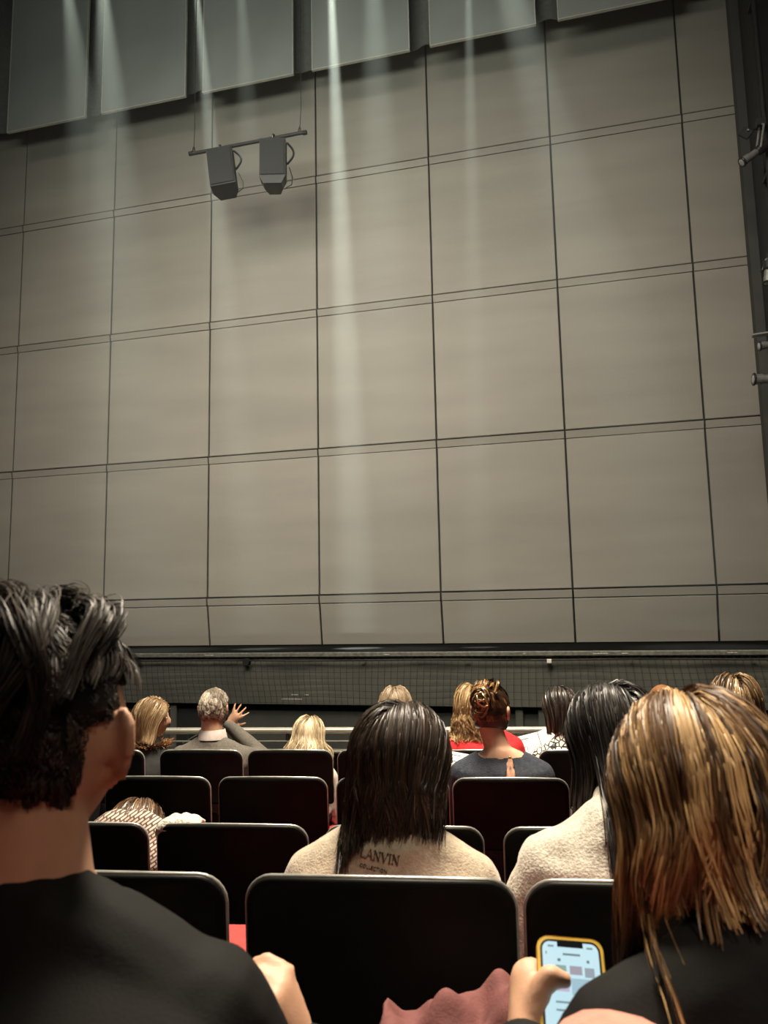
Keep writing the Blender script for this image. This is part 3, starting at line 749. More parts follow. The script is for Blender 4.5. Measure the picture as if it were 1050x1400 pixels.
def long_hair(p, m, n=2600, length=.28, width=.0035, front=72, part=0.0, off=(.006, .02), flare=.10, inward=.0, clumps=46, clump=.6, wave=.006, wfreq=1.6, jit=.16, tips=.25, name='hair', fringe=0, K=15, side_len=None, tone_fn=None, kpow=1.0, alpha=(52, -50), tuck=0, lmask=None, capz=None):
    H = np.array(p['H']); R = npR(p['R'])
    u = rng.uniform(0, 1, n); side = np.where(rng.uniform(0, 1, n) < .5, -1.0, 1.0)
    cl = np.floor(u*clumps).astype(int) + np.where(side > 0, 500, 0)
    cr = {c_: rng.uniform(0, 1, 6) for c_ in np.unique(cl)}
    CR = np.array([cr[c_] for c_ in cl])
    al = np.radians(alpha[0] + (alpha[1]-alpha[0])*u + rng.normal(0, 3, n))
    th = side*np.radians(front + (182-front)*u**kpow + rng.normal(0, 2.5, n))
    start = np.stack([np.full(n, part) + side*.03, np.sin(al), np.cos(al)], -1); start = unit(start)
    end = unit(np.stack([np.sin(th), np.cos(th), np.full(n, -.12)], -1))
    u0 = rng.uniform(0, 1, n)**1.6*.75
    lay = rng.uniform(0, 1, n)                               # depth layer
    o_ = off[0] + (off[1]-off[0])*(lay*.75 + CR[:, 0]*.25)
    kk = 7
    s = u0[:, None] + (1-u0[:, None])*np.linspace(0, 1, kk)[None, :]
    om = np.arccos(np.clip((start*end).sum(-1), -1, 1))[:, None]
    d = (np.sin((1-s)*om)[..., None]*start[:, None] + np.sin(s*om)[..., None]*end[:, None])/np.maximum(np.sin(om), 1e-3)[..., None]
    d = unit(d)
    offp = o_[:, None]*np.clip((s-u0[:, None])*4+.25, .25, 1)*(1+.25*np.sin(s*3))
    sk = on_skull(p, d, offp)
    L = length*(1-tips*rng.uniform(0, 1, n)**1.5)*(1 - .12*CR[:, 1])
    if side_len is not None: L = L*side_len(side*(front+(182-front)*u)/180)
    e = sk[:, -1]
    rad_ = e-H; rad_[:, 2] = 0; rad_ = unit(rad_)
    v = np.linspace(0, 1, K-kk+1)[1:]
    hang = e[:, None] + rad_[:, None]*((flare*np.sin(v*2.2)[None, :]*(.35+.65*lay[:, None]) - inward*v[None, :]**2)*length)[..., None]
    hang[..., 2] -= L[:, None]*v[None, :]
    pts = np.concatenate([sk, hang], 1)
    vv = np.concatenate([np.zeros(kk)+np.linspace(0, .15, kk), .15+.85*v])[None, :]
    tang = np.stack([-rad_[:, 1], rad_[:, 0], np.zeros(n)], -1)
    ph = CR[:, 2]*6.28
    pts = pts + tang[:, None]*((np.sin(vv*6.28*wfreq+ph[:, None])*wave*(.3+vv))[..., None]) + rad_[:, None]*((np.cos(vv*6.28*wfreq*.8+ph[:, None]*1.7)*wave*.7*(.2+vv))[..., None])
    # pull towards the clump's middle
    for c_ in cr:
        i = np.where(cl == c_)[0]
        if len(i) < 3: continue
        mid = pts[i].mean(0, keepdims=True)
        pts[i] += (mid-pts[i])*(clump*np.clip(vv-.1, 0, 1)**1.2)[..., None]*np.array((1, 1, .15))
    pts += rng.normal(0, 1, (n, 1, 3))*.0022*(.2+vv[..., None]*jit*8)
    pts[:, kk-3:] = push_out(p, pts[:, kk-3:], .003+.012*lay[:, None], 10 if wave < .0105 else 2)
    if tone_fn is None: tone = np.clip(.12 + .5*CR[:, 3] + .38*rng.uniform(0, 1, n), 0, 1)
    else: tone = tone_fn(CR, u, side, vv*np.ones((n, 1)))
    cz = capz if capz is not None else -.05
    cp = cap(p, off[0]*.6, lambda d: (d[2] > .42 or d[1] < .18) and d[2] > -.75 and not (d[1] > .55 and d[2] < .62), .18)
    return join(name, [cp, ribbons(pts, width, H, tone)], m, p['root'])
def short_hair(p, m, n=2600, length=.045, width=.003, flow=None, lift=.35, lenfn=None, curl=0, cfreq=2.0, clumps=70, clump=.4, name='hair', region=None, K=8, grav=.3, thick=.006, tone_fn=None, extra=None):
    H = np.array(p['H']); R = npR(p['R'])
    region = region or (lambda d: (d[2] > .50 or d[1] < .15) and d[2] > -.55 and not (d[1] > .5 and d[2] < .66))
    D = []
    while len(D) < n:
        d = unit(rng.normal(0, 1, (n, 3)))
        D += [x for x in d if region(x)]
    D = np.array(D[:n])
    cd_ = D[rng.integers(0, n, clumps)]
    cl = np.argmax(D @ cd_.T, 1); CR = rng.uniform(0, 1, (clumps, 8))[cl]
    f = np.array([flow(x) for x in D]) if flow else np.tile(np.array((0., -.7, -.5)), (n, 1))
    f = f + (CR[:, 4:7]-.5)*.5 + rng.normal(0, .12, (n, 3))
    f = unit(f - D*(f*D).sum(-1, keepdims=True)*.9)
    L = np.array([lenfn(x) for x in D]) if lenfn else np.full(n, length)
    L = L*rng.uniform(.65, 1.1, n)
    s = np.linspace(0, 1, K)[None, :, None]
    base = D*np.array(HR); k = np.clip(-D[:, 2], 0, 1)
    base[:, 1] = np.where(D[:, 1] < 0, base[:, 1]*(1-.45*k), base[:, 1]); base[:, 0] *= 1-.30*k**1.5
    base = base + D*thick*.5
    up = lift*(1-s)**1.0
    path = base[:, None] + L[:, None, None]*(f[:, None]*(s*(1-lift*.5)) + D[:, None]*(lift*s*(1-.55*s)))
    # keep above skull
    rel = path/np.array(HR); rr = np.linalg.norm(rel, axis=-1, keepdims=True)
    mn = 1.0 + .02 + .05*CR[:, 3][:, None, None]
    low = path[..., 2:3] > -.03
    path = np.where((rr < mn) & low, path*mn/rr, path)
    path[..., 2] -= grav*L[:, None]*(s[..., 0]**2)
    if curl:
        b_ = unit(np.cross(D, f)); ph = CR[:, 0:1]*6.28
        path = path + b_[:, None]*(np.sin(s[..., 0]*6.28*cfreq+ph)*curl*s[..., 0]**.5)[..., None] + D[:, None]*(np.cos(s[..., 0]*6.28*cfreq+ph)*curl*s[..., 0]**.5)[..., None]
    for c_ in range(clumps):
        i = np.where(cl == c_)[0]
        if len(i) < 3: continue
        path[i] += (path[i].mean(0, keepdims=True)-path[i])*clump*(s**1.3)
    pts = H + (path*p['hs']) @ R.T
    tone = np.clip(.1 + .5*CR[:, 3] + .4*rng.uniform(0, 1, n), 0, 1) if tone_fn is None else tone_fn(D, CR)
    parts = [cap(p, thick, region, .15), ribbons(pts, width, H, tone)]
    if extra: parts += extra
    return join(name, parts, m, p['root'])
def locks(p, specs, width=.003, n=60, spread=.008, tone=(.3, .9)):
    """explicit bundles: control points in head space"""
    H = np.array(p['H']); R = npR(p['R']); out = []
    for cps in specs:
        cps = np.array(cps, float); K = 16
        t = np.linspace(0, len(cps)-1, K); i = np.clip(t.astype(int), 0, len(cps)-2); f = (t-i)[:, None]
        a, b_, c_, d = cps[np.clip(i-1, 0, None)], cps[i], cps[i+1], cps[np.clip(i+2, None, len(cps)-1)]
        cv = .5*((2*b_) + (-a+c_)*f + (2*a-5*b_+4*c_-d)*f**2 + (-a+3*b_-3*c_+d)*f**3)
        o1 = rng.normal(0, 1, (n, 1, 3))*spread; o2 = rng.normal(0, 1, (n, 1, 3))*spread*.45
        v = np.linspace(0, 1, K)[None, :, None]
        path = cv[None] + o1*(1-v) + o2*v + rng.normal(0, 1, (n, 1, 3))*spread*.5*np.sin(v*3.1)
        pts = H + (path*p['hs']) @ R.T
        out.append(ribbons(pts, width, H, rng.uniform(tone[0], tone[1], n)))
    return out

# ------------------------------------------------------------------ the audience
M_jblack = mat('black_jacket', (.0062, .0060, .0056), .8, nscale=14, namt=.2, bump=.06, bscale=260, spec=.2)
M_cream = mat('cream_knit', (.46, .385, .285), .95, nscale=90, namt=.16, bump=.3, bscale=260, sheen=.3)
M_pale = mat('pale_knit', (.50, .455, .385), .95, nscale=140, namt=.25, bump=.35, bscale=220, sheen=.3)
M_denim = mat('navy_denim', (.026, .032, .046), .85, nscale=60, namt=.35, bump=.3, bscale=220)
M_gjack = mat('grey_jacket', (.135, .122, .102), .9, nscale=90, namt=.2, bump=.3, bscale=240)
M_redtop = mat('red_top', (.62, .016, .022), .8, nscale=14, namt=.1)
M_dark = mat('dark_cloth', (.02, .019, .018), .9, nscale=30, namt=.2)
M_white = mat('white_cloth', (.66, .63, .56), .9, nscale=30, namt=.08)
M_jeans = mat('dark_jeans', (.018, .021, .030), .85, nscale=40, namt=.25)
M_cell = cell_print('black_white_print', (.74, .70, .62), (.010, .010, .010), 34)
M_tweed = tweed('pink_tweed')
M_salmon = mat('salmon_knit', (.62, .24, .18), .9, nscale=50, namt=.1, bump=.3, bscale=200, sheen=.3)

# 1 the man at the left, tousled dark hair, black jacket
p1 = person('man with tousled dark hair and black jacket, nearest at the left', -.42, 'k1', (-.430, .745, 1.420), (5, 4, 3), sw=.205, fat=1.08, voxel=.006, gv=.008, top=M_jblack, legs=M_jeans, top_name='jacket', inflate=.016,
            shoulder=(-.42, .715, 1.232), arms={'R': ((-.165, .79, .93), (-.205, .935, 1.036)), 'L': ((-.70, .72, .98), (-.58, .95, .93))},
            hands={'R': (((-.34, -.22, .90), (.80, -.3, .35), 1), dict(curl=(50, 50, 35), spread=1, thumb=(18, 40), tcurl=15))}, wrinkle=.005, wscale=7, neck_r=.060, neckk=.27, ear=1.2)
S = p1['S']
obj('cuff', MB().tube([Vector((-.198, .900, .996))-p1['base'], Vector((-.206, .936, 1.044))-p1['base']], [.044, .040], 16).mesh('cuff', True), mat('cuff_grey', (.05, .052, .05), .9, nscale=80, namt=.3), p1['top'])
def fl1(d): return (.08, -.75, -.45) if d[0] > .30 else (.75+.3*d[2], -.35, -.15) if d[2] > .35 else (.25*np.sign(d[0]), -.2, -1)
def ln1(d): return (.008 if abs(d[0]) > .6 and d[2] < .55 else .011) + .058*max(0, min(1, (d[2]-(.50 if abs(d[0]) > .6 else .22))/.45))
ex = locks(p1, [[(-0.050, 0.030, 0.115), (-0.020, -0.020, 0.134), (0.030, -0.060, 0.127), (0.050, -0.100, 0.085), (0.030, -0.118, 0.035)],
                [(-0.040, 0.000, 0.115), (0.000, -0.050, 0.129), (0.025, -0.085, 0.115), (0.030, -0.110, 0.060), (-0.005, -0.112, 0.015)],
                [(-0.030, 0.050, 0.115), (0.010, 0.010, 0.131), (0.060, -0.020, 0.127), (0.066, -0.050, 0.095), (0.066, -0.075, 0.050)],
                [(-0.060, -0.020, 0.100), (-0.030, -0.070, 0.121), (-0.005, -0.105, 0.095), (-0.020, -0.122, 0.050), (-0.050, -0.112, 0.010)],
                [(-0.060, 0.000, 0.110), (-0.050, -0.060, 0.123), (-0.050, -0.100, 0.080), (-0.065, -0.100, 0.020)],
                [(0.000, 0.040, 0.115), (0.040, 0.030, 0.128), (0.066, 0.000, 0.115), (0.066, -0.030, 0.075)],
                [(-0.030, -0.030, 0.119), (0.010, -0.075, 0.125), (0.045, -0.100, 0.100), (0.062, -0.098, 0.050), (0.050, -0.098, 0.000)],
                [(-0.070, 0.020, 0.100), (-0.060, -0.020, 0.138), (-0.020, -0.050, 0.141), (0.015, -0.075, 0.131)],
                [(-0.040, 0.060, 0.119), (-0.030, 0.040, 0.138), (0.000, 0.020, 0.145), (0.030, 0.000, 0.140), (0.040, -0.020, 0.132)]], width=.0013, n=150, spread=.0085, tone=(.25, 1.0))
ex += locks(p1, [[(-0.020, 0.020, 0.119), (-0.010, -0.010, 0.138), (0.010, -0.040, 0.142), (0.022, -0.060, 0.131)], [(0.000, 0.000, 0.119), (0.035, 0.010, 0.140), (0.060, -0.010, 0.138), (0.066, -0.040, 0.127)]], width=.0009, n=14, spread=.004, tone=(.6, 1.0))
short_hair(p1, hair_mat('hair_tousled_black', (.006, .0048, .004), (.014, .0105, .009), (.085, .068, .055), .46, .28), n=11000, width=.0012, flow=fl1, lenfn=ln1, lift=.38, curl=.004, cfreq=.9, clumps=120, clump=.38, grav=.35, thick=.006,
           region=lambda d: (d[2] > .50 or d[1] < .12) and d[2] > (.20 if (abs(d[0]) > .74 and d[1] > -.36) else -.70) and not (d[1] > .45 and d[2] < .66), extra=ex)

# 2 the woman with the phone
def phone_hand(mb, b):
    q = lambda x, y, z: Vector((x, y, z))-b
    mb.capsule(q(.046, .935, 1.048), q(.057, .998, 1.098), .024, .026); mb.capsule(q(.049, .955, 1.050), q(.056, 1.012, 1.070), .022, .023)
    pts = (q(.052, .950, 1.066), q(.066, .960, 1.108), q(.077, .962, 1.121), q(.094, .961, 1.116)); rr = (.0165, .0138, .0125, .0098)
    for k in range(3): mb.capsule(pts[k], pts[k+1], rr[k], rr[k+1])
    for i in range(4):
        t = .045+.0195*i; y = 1-.64*t; z = 1.146-.77*t; r = (.0092, .0094, .009, .008)[i]
        c_ = (q(.052, y+.012, z-.006), q(.066, y+.021, z-.018), q(.092, y+.022, z-.019), q(.108-.006*abs(i-1), y+.019, z-.016))
        for k in range(3): mb.capsule(c_[k], c_[k+1], r-.0006*k, r-.0006*(k+1), 10)
p2 = person('woman with long highlighted brown hair and black jacket, holding a phone', .29, 'k1', (.236, .855, 1.330), (-8, 34, -4), hs=1.0, ear=.2, sw=.175, voxel=.006, gv=.008, top=M_jblack, legs=M_jeans, top_name='jacket', inflate=.025,
            shoulder=(.272, .765, 1.182), arms={'L': ((.040, .80, .91), (.045, .930, 1.042)), 'R': ((.52, .82, .93), (.36, .99, .95))},
            hands={'L': phone_hand}, wrinkle=.009, wscale=8)
def t2(CR, u, side, vv):
    base = np.where(CR[:, 3] > .52, .45+.55*CR[:, 4], .10+.42*CR[:, 4])[:, None]
    return np.clip(base + rng.uniform(-.15, .15, (len(u), 1)) - .20*np.clip(.25-vv, 0, 1) + .18*vv, 0, 1)
long_hair(p2, hair_mat('hair_highlighted', (.028, .014, .007), (.17, .088, .036), (.60, .385, .175), .45, .35), n=9000, length=.185, width=.0019, off=(.007, .018), side_len=lambda a: np.where((a < 0) & (a > -.62), 1.0, .58), flare=.10, inward=.06, clumps=34, clump=.62, wave=.008, wfreq=.9, tips=.42, front=62, K=18, tone_fn=t2, part=-.05)
obj('knit_sleeve', MB().capsule(Vector((.105, .690, 1.128))-p2['base'], Vector((.045, .79, .92))-p2['base'], .080, .066, 20).mesh('knit_sleeve', True), M_salmon, p2['root'])
# phone
ph = thing('smartphone', 'smartphone in a yellow case, screen lit, held at the lower right', 'phone', hw((.104, 1.0, 1.146)), HOUSE)
Mp = Matrix(((1, 0, 0), (0, .76, .65), (0, -.65, .76))).transposed().to_4x4()
Mp = Matrix.Rotation(rad(3), 4, 'Y') @ Matrix.Rotation(-rad(40), 4, 'X')     # leaning back, top edge away
def rrect(w_, h_, r, y, n=6):
    out = []
    for cx_, cz_, a0 in ((w_/2-r, -r, 0), (-w_/2+r, -r, 90), (-w_/2+r, -h_+r, 180), (w_/2-r, -h_+r, 270)):
        for k in range(n+1): a = rad(a0+90*k/n); out.append(Mp @ Vector((cx_+r*math.cos(a), y, cz_+r*math.sin(a))))
    return out
PW, PH = .078, .152
obj('case', MB().loft([rrect(PW-.004, PH-.004, .013, .009), rrect(PW, PH, .014, .006), rrect(PW, PH, .014, -.004), rrect(PW-.002, PH-.002, .013, -.0055), rrect(PW-.009, PH-.009, .010, -.0052)]).mesh('case'), mat('yellow_case', (.80, .52, .07), .45, nscale=20, namt=.05), ph)
obj('bezel', MB().loft([rrect(PW-.008, PH-.008, .011, -.0049), rrect(PW-.008, PH-.008, .011, -.0056)]).mesh('bezel'), mat('bezel_black', (.01, .012, .016), .2, nscale=5, namt=.05), ph).location = Mp @ Vector((0, 0, -.004))
def emis(name, col, st):
    m, t, b = nt(name); b.inputs['Base Color'].default_value = (.02, .02, .02, 1); b.inputs['Emission Color'].default_value = (*col, 1); b.inputs['Emission Strength'].default_value = st
    n = t.nodes.new('ShaderNodeTexNoise'); n.inputs['Scale'].default_value = 30; r = t.nodes.new('ShaderNodeValToRGB')
    r.color_ramp.elements[0].color = (*[c*.95 for c in col], 1); r.color_ramp.elements[1].color = (*col, 1)
    t.links.new(n.outputs['Fac'], r.inputs['Fac']); t.links.new(r.outputs['Color'], b.inputs['Emission Color']); return m
scr = obj('screen', MB().loft([rrect(PW-.013, PH-.013, .009, -.0056), rrect(PW-.013, PH-.013, .009, -.0060)]).mesh('screen'), emis('screen_glow', (.60, .86, .95), .95), ph); scr.location = Mp @ Vector((0, 0, -.0065))
UI = [('notch', -.015, .015, 0, -.0055, (.01, .012, .016), 0), ('status_text', -.026, -.019, -.004, -.006, (.30, .42, .46), .6), ('status_icon', .019, .026, -.004, -.006, (.25, .42, .42), .6),
      ('title_bar', -.009, .011, -.012, -.0142, (.22, .34, .38), .6), ('back_arrow', -.029, -.0275, -.011, -.014, (.3, .42, .46), .6), ('app_icon', -.0155, -.012, -.018, -.021, (.16, .28, .32), .6), ('app_icon', .018, .021, -.018, -.021, (.16, .28, .32), .6),
      ('picture', -.028, -.020, -.026, -.033, (.12, .30, .20), .6), ('picture', -.018, -.006, -.025, -.036, (.34, .56, .50), .7), ('picture', -.002, .012, -.025, -.034, (.50, .46, .55), .7), ('picture', .015, .026, -.026, -.036, (.42, .50, .58), .7),
      ('picture', -.022, -.004, -.039, -.052, (.66, .60, .80), .8), ('picture', -.001, .020, -.038, -.055, (.42, .66, .78), .8), ('text_line', -.02, .02, -.062, -.064, (.35, .5, .55), .6), ('text_line', -.02, .012, -.070, -.072, (.35, .5, .55), .6)]
for nm, x0, x1, z1, z0, col, st in UI:
    o = obj(nm, MB().box(x0, x1, -.0063, -.0060, z0, z1, Mp), emis('ui_'+nm, col, st) if st else MATS['bezel_black'], scr)
# 3 the woman in the cream sweater
p3 = person('woman with long dark brown hair and cream lettered sweater, in the centre', -.168, 'k2', (-.151, 1.555, 1.237), (30, 12, 2), ear=.2, neckk=.12, sw=.176, voxel=.008, gv=.007, top=M_cream, legs=M_jeans, top_name='sweater', inflate=.018,
            shoulder=(-.165, 1.512, 1.084), wrinkle=.005, wscale=8)
long_hair(p3, hair_mat('hair_dark_brown', (.0075, .0045, .003), (.022, .013, .0085), (.085, .055, .038), .42, .4), n=8000, length=.130, width=.0017, off=(.006, .020), flare=.05, clumps=44, clump=.62, wave=.007, wfreq=1.2, tips=.70, front=78, K=18,
          side_len=lambda a: 1.0 + .45*np.where(a < 0, 1, -.5)*np.sin(np.abs(a)*PI))
# 4 the woman in the pale knit
p4 = person('woman with long black hair and pale knit sweater, behind the phone', .298, 'k2', (.288, 1.655, 1.262), (-28, 10, -3), ear=.2, sw=.19, voxel=.009, gv=.008, top=M_pale, legs=M_jeans, inflate=.022,
            shoulder=(.285, 1.53, 1.105), arms={'L': ((.060, 1.53, .885), (.20, 1.76, .86)), 'R': ((.53, 1.57, .87), (.38, 1.80, .86))}, wrinkle=.010, wscale=13)
long_hair(p4, hair_mat('hair_black', (.004, .0034, .0032), (.012, .0095, .0085), (.065, .055, .047), .40, .45), n=6500, length=.25, width=.0020, off=(.006, .020), flare=.08, clumps=50, clump=.5, wave=.006, wfreq=1.0, tips=.35, front=80, K=18)
# 5 the blonde woman in profile
p5 = person('blonde woman in profile with a fur collar, front row left', -1.93, 'k5', (-1.845, 4.36, .955), (78, 4, 0), ear=.2, sw=.165, voxel=.009, gv=.012, top=M_dark, legs=M_jeans, top_name='coat', hs=.98)
long_hair(p5, hair_mat('hair_honey_blonde', (.13, .072, .032), (.33, .215, .105), (.60, .46, .28), .4), n=2200, length=.115, width=.0045, off=(.008, .022), flare=.05, inward=.16, clumps=30, wave=.004, tips=.25, front=66)
S = p5['S']; N = 900
fur = []
for k in range(N):
    a = rng.uniform(0, 2*PI); c_ = np.array(S) + np.array((.085*math.cos(a), .02+.075*math.sin(a), .055+rng.normal(0, .008)))
    o_ = np.array((math.cos(a), math.sin(a), .5))*rng.uniform(.02, .04) + rng.normal(0, .008, 3)
    fur.append([c_, c_+o_*.5+np.array((0, 0, .004)), c_+o_])
join('fur_collar', [ribbons(np.array(fur), .004, np.array(S), rng.uniform(.1, 1, N))], hair_mat('fur_ginger', (.16, .07, .03), (.36, .19, .085), (.58, .36, .18), .6, .2), p5['root'])
# 6 the grey-haired man
p6 = person('grey-haired man in a grey jacket raising his hand, front row', -1.449, 'k5', (-1.460, 4.31, 1.010), (6, 2, 0), sw=.205, fat=1.08, voxel=.0065, gv=.011, top=M_gjack, legs=M_dark, top_name='jacket', neck_r=.058, neckk=.12,
            arms={'R': ((-1.21, 4.50, .70), (-1.435, 4.50, .900))}, hands={'R': (((.62, .05, .75), (.25, -.95, .1), 1), dict(curl=(6, 10, 8), spread=15, thumb=(55, 5), flat=True, s=.86))})
S = p6['S']
obj('shirt_collar', MB().loft([ellring(S+Vector((0, .006, z)), rx, rx*.95, None, 24, 2.0) for z, rx in ((.050, .084), (.100, .071), (.102, .066), (.055, .072))], False).mesh('shirt_collar', True), mat('shirt_pink_white', (.52, .45, .41), .8, nscale=60, namt=.08), p6['root'])
short_hair(p6, hair_mat('hair_grey', (.10, .078, .058), (.30, .25, .19), (.66, .58, .46), .45), n=3000, width=.0032, lenfn=lambda d: .022+.022*max(0, d[2]), flow=lambda d: (.35*d[0]+.25, -.5, -.7) if d[2] > .2 else (.1*d[0], -.2, -1), lift=.38, curl=.002, clumps=80, clump=.5, thick=.006)
# 7 the low blonde head
p7 = person('small person with loose pale blonde hair, low in the front row', -.967, 'k5', (-.935, 4.39, .845), (0, 16, 4), ear=.2, sw=.15, hs=.94, fat=.92, voxel=.013, top=M_white, legs=M_jeans, top_name='shirt', drop=.165)
long_hair(p7, hair_mat('hair_pale_blonde', (.22, .145, .075), (.46, .35, .20), (.78, .68, .48), .42), n=2400, length=.15, width=.0042, off=(.006, .022), flare=.42, clumps=26, clump=.6, wave=.014, wfreq=1.8, tips=.3, front=70)
# 8 behind the dark-haired woman
p8 = person('person with ash blonde hair and white top, behind the dark-haired woman', -.488, 'k5', (-.436, 4.36, 1.005), (0, 6, 0), ear=.2, sw=.17, voxel=.013, top=M_white, legs=M_jeans, top_name='shirt',
            arms={'L': ((-.70, 4.38, .66), (-.58, 4.55, .60))})
long_hair(p8, hair_mat('hair_ash', (.14, .09, .05), (.30, .22, .14), (.64, .54, .40), .42), n=2200, length=.10, width=.0042, off=(.008, .020), flare=.06, inward=.1, clumps=24, wave=.006, front=70)
# 9 the woman in denim, hair pinned with a claw clip
def keyhole(c):
    if c.z > .060: return True
    if c.y > 0: return c.z > .035 and abs(c.x) < .12
    if c.z > .030 and abs(c.x) < .115 - (.060-c.z)*1.2: return True
    return c.z < .028 and c.z > -.20 and abs(c.x-.035) < .004 + .034*((.028-c.z)/.22)**.8
p9 = person('woman with brown hair in a claw clip and navy denim dress', .132, 'k4', (.075, 3.42, 1.100), (26, 6, 0), sw=.195, voxel=.008, gv=.006, top=M_denim, legs=M_denim, top_name='dress', inflate=.012, cut=keyhole, sleeve=.8, wrinkle=.003,
            shoulder=(.105, 3.37, .905), neck_r=.050)
S = p9['S']
obj('button', MB().ell(S+Vector((.035, -.078, .032)), (.006, .006, .006), None, 10, 8).mesh('button', True), mat('brass', (.5, .33, .12), .3, .9, nscale=10, namt=.1), p9['top'])
hm9 = hair_mat('hair_chestnut', (.018, .009, .005), (.075, .038, .018), (.48, .27, .10), .36, .5)
bun = []
for k in range(26):
    a = rng.uniform(0, 2*PI); r0 = rng.uniform(.012, .045); zc = rng.uniform(.015, .085)
    bun.append([(r0*math.cos(a+q*1.5), -.088-.018*math.sin(q*1.2)-rng.uniform(0, .02), zc+r0*math.sin(a+q*1.5)) for q in range(5)])
for k in range(10):
    x_ = rng.uniform(-.03, .05); bun.append([(x_, -.07, .09), (x_*1.2, -.07, .125), (x_*1.4+.01, -.10, .120), (x_*1.5, -.115, .085)])
short_hair(p9, hm9, n=3000, width=.0032, length=.06, flow=lambda d: (-.6*d[0], -.5, 1.0) if d[1] < .4 else (0, -1, .3), lift=.10, clumps=50, clump=.6, grav=0, thick=.008, extra=locks(p9, bun, width=.0036, n=34, spread=.005, tone=(.05, 1)))
cl = obj('claw_clip', MB().tube([(-.012, 0, -.03), (-.02, -.012, 0), (-.012, 0, .03)], .004, 8).tube([(.012, 0, -.03), (.02, -.012, 0), (.012, 0, .03)], .004, 8).tube([(-.012, 0, .03), (.012, 0, .03)], .004, 8).tube([(-.012, 0, -.03), (.012, 0, -.03)], .004, 8).tube([(-.019, -.012, 0), (.019, -.012, 0)], .003, 8).mesh('claw_clip', True), mat('clip_gold', (.62, .44, .24), .25, .8, nscale=10, namt=.1), p9['root'])
cl.location = p9['H'] + p9['R'] @ Vector((.020, -.135, .055)); cl.rotation_euler = (rad(10), rad(-25), rad(-26))
# 10 the person in red, curly hair
p10 = person('person in red with curly blonde hair, beyond the claw clip', .03, 'k5', (.0, 4.39, 1.000), (0, 4, 0), ear=.2, sw=.19, voxel=.010, top=M_redtop, legs=M_jeans, top_name='top', shoulder=(.05, 4.33, .85))
long_hair(p10, hair_mat('hair_curly_blonde', (.14, .075, .030), (.38, .24, .105), (.72, .55, .30), .42), n=2400, length=.155, width=.004, off=(.012, .038), flare=.14, clumps=40, clump=.75, wave=.022, wfreq=3.2, tips=.4, front=60, K=19)
# 11 the black and white blouse
p11 = person('woman with a dark bob and black and white blouse, reading', .52, 'k5', (.470, 4.36, .995), (-30, 14, 0), ear=.2, sw=.17, voxel=.010, gv=.010, top=M_cell, legs=M_dark, top_name='blouse', shoulder=(.50, 4.32, .800),
             arms={'L': ((.27, 4.42, .66), (.34, 4.58, .71)), 'R': ((.72, 4.42, .60), (.48, 4.62, .68))})
long_hair(p11, hair_mat('hair_dark_bob', (.008, .006, .005), (.022, .016, .013), (.10, .08, .065), .33, .55), n=2200, length=.12, width=.0042, off=(.008, .018), flare=.03, inward=.10, clumps=30, wave=.004, front=72)
# 12, 13
p12 = person('copper-haired person just showing above the highlighted hair', 1.03, 'k5', (1.010, 4.36, .995), (10, 4, 0), sw=.18, voxel=.013, top=M_dark, legs=M_jeans)
short_hair(p12, hair_mat('hair_copper', (.20, .085, .03), (.46, .23, .095), (.72, .46, .24), .42), n=1500, width=.0045, length=.06, flow=lambda d: (.5, -.8, -.2), clumps=24, clump=.6, thick=.012)
p13 = person('person with wavy brown highlighted hair at the right edge', 1.10, 'k4', (1.085, 3.42, 1.125), (0, 6, 0), ear=.2, sw=.18, voxel=.013, top=cell_print('floral_print', (.62, .58, .5), (.02, .02, .02), 60), legs=M_jeans, top_name='blouse')
long_hair(p13, hair_mat('hair_brown_wavy', (.022, .011, .006), (.095, .052, .024), (.50, .33, .16), .38, .5), n=2200, length=.13, width=.004, off=(.012, .030), flare=.10, clumps=28, clump=.7, wave=.014, wfreq=1.6, front=66)
# 14 bent forward in tweed
p14 = person('person in a pink tweed coat bent forward, left of the white scarf', -1.165, 'k3', (-1.20, 2.70, .775), (0, 50, 0), ear=.2, sw=.185, voxel=.010, gv=.009, top=M_tweed, legs=M_jeans, top_name='coat', inflate=.024, shoulder=(-1.120, 2.48, .838), wrinkle=.006)
long_hair(p14, hair_mat('hair_brown', (.018, .009, .005), (.065, .034, .017), (.28, .17, .09), .38, .5), n=2200, length=.14, width=.0036, off=(.010, .024), flare=.12, clumps=26, clump=.65, wave=.010, front=64)

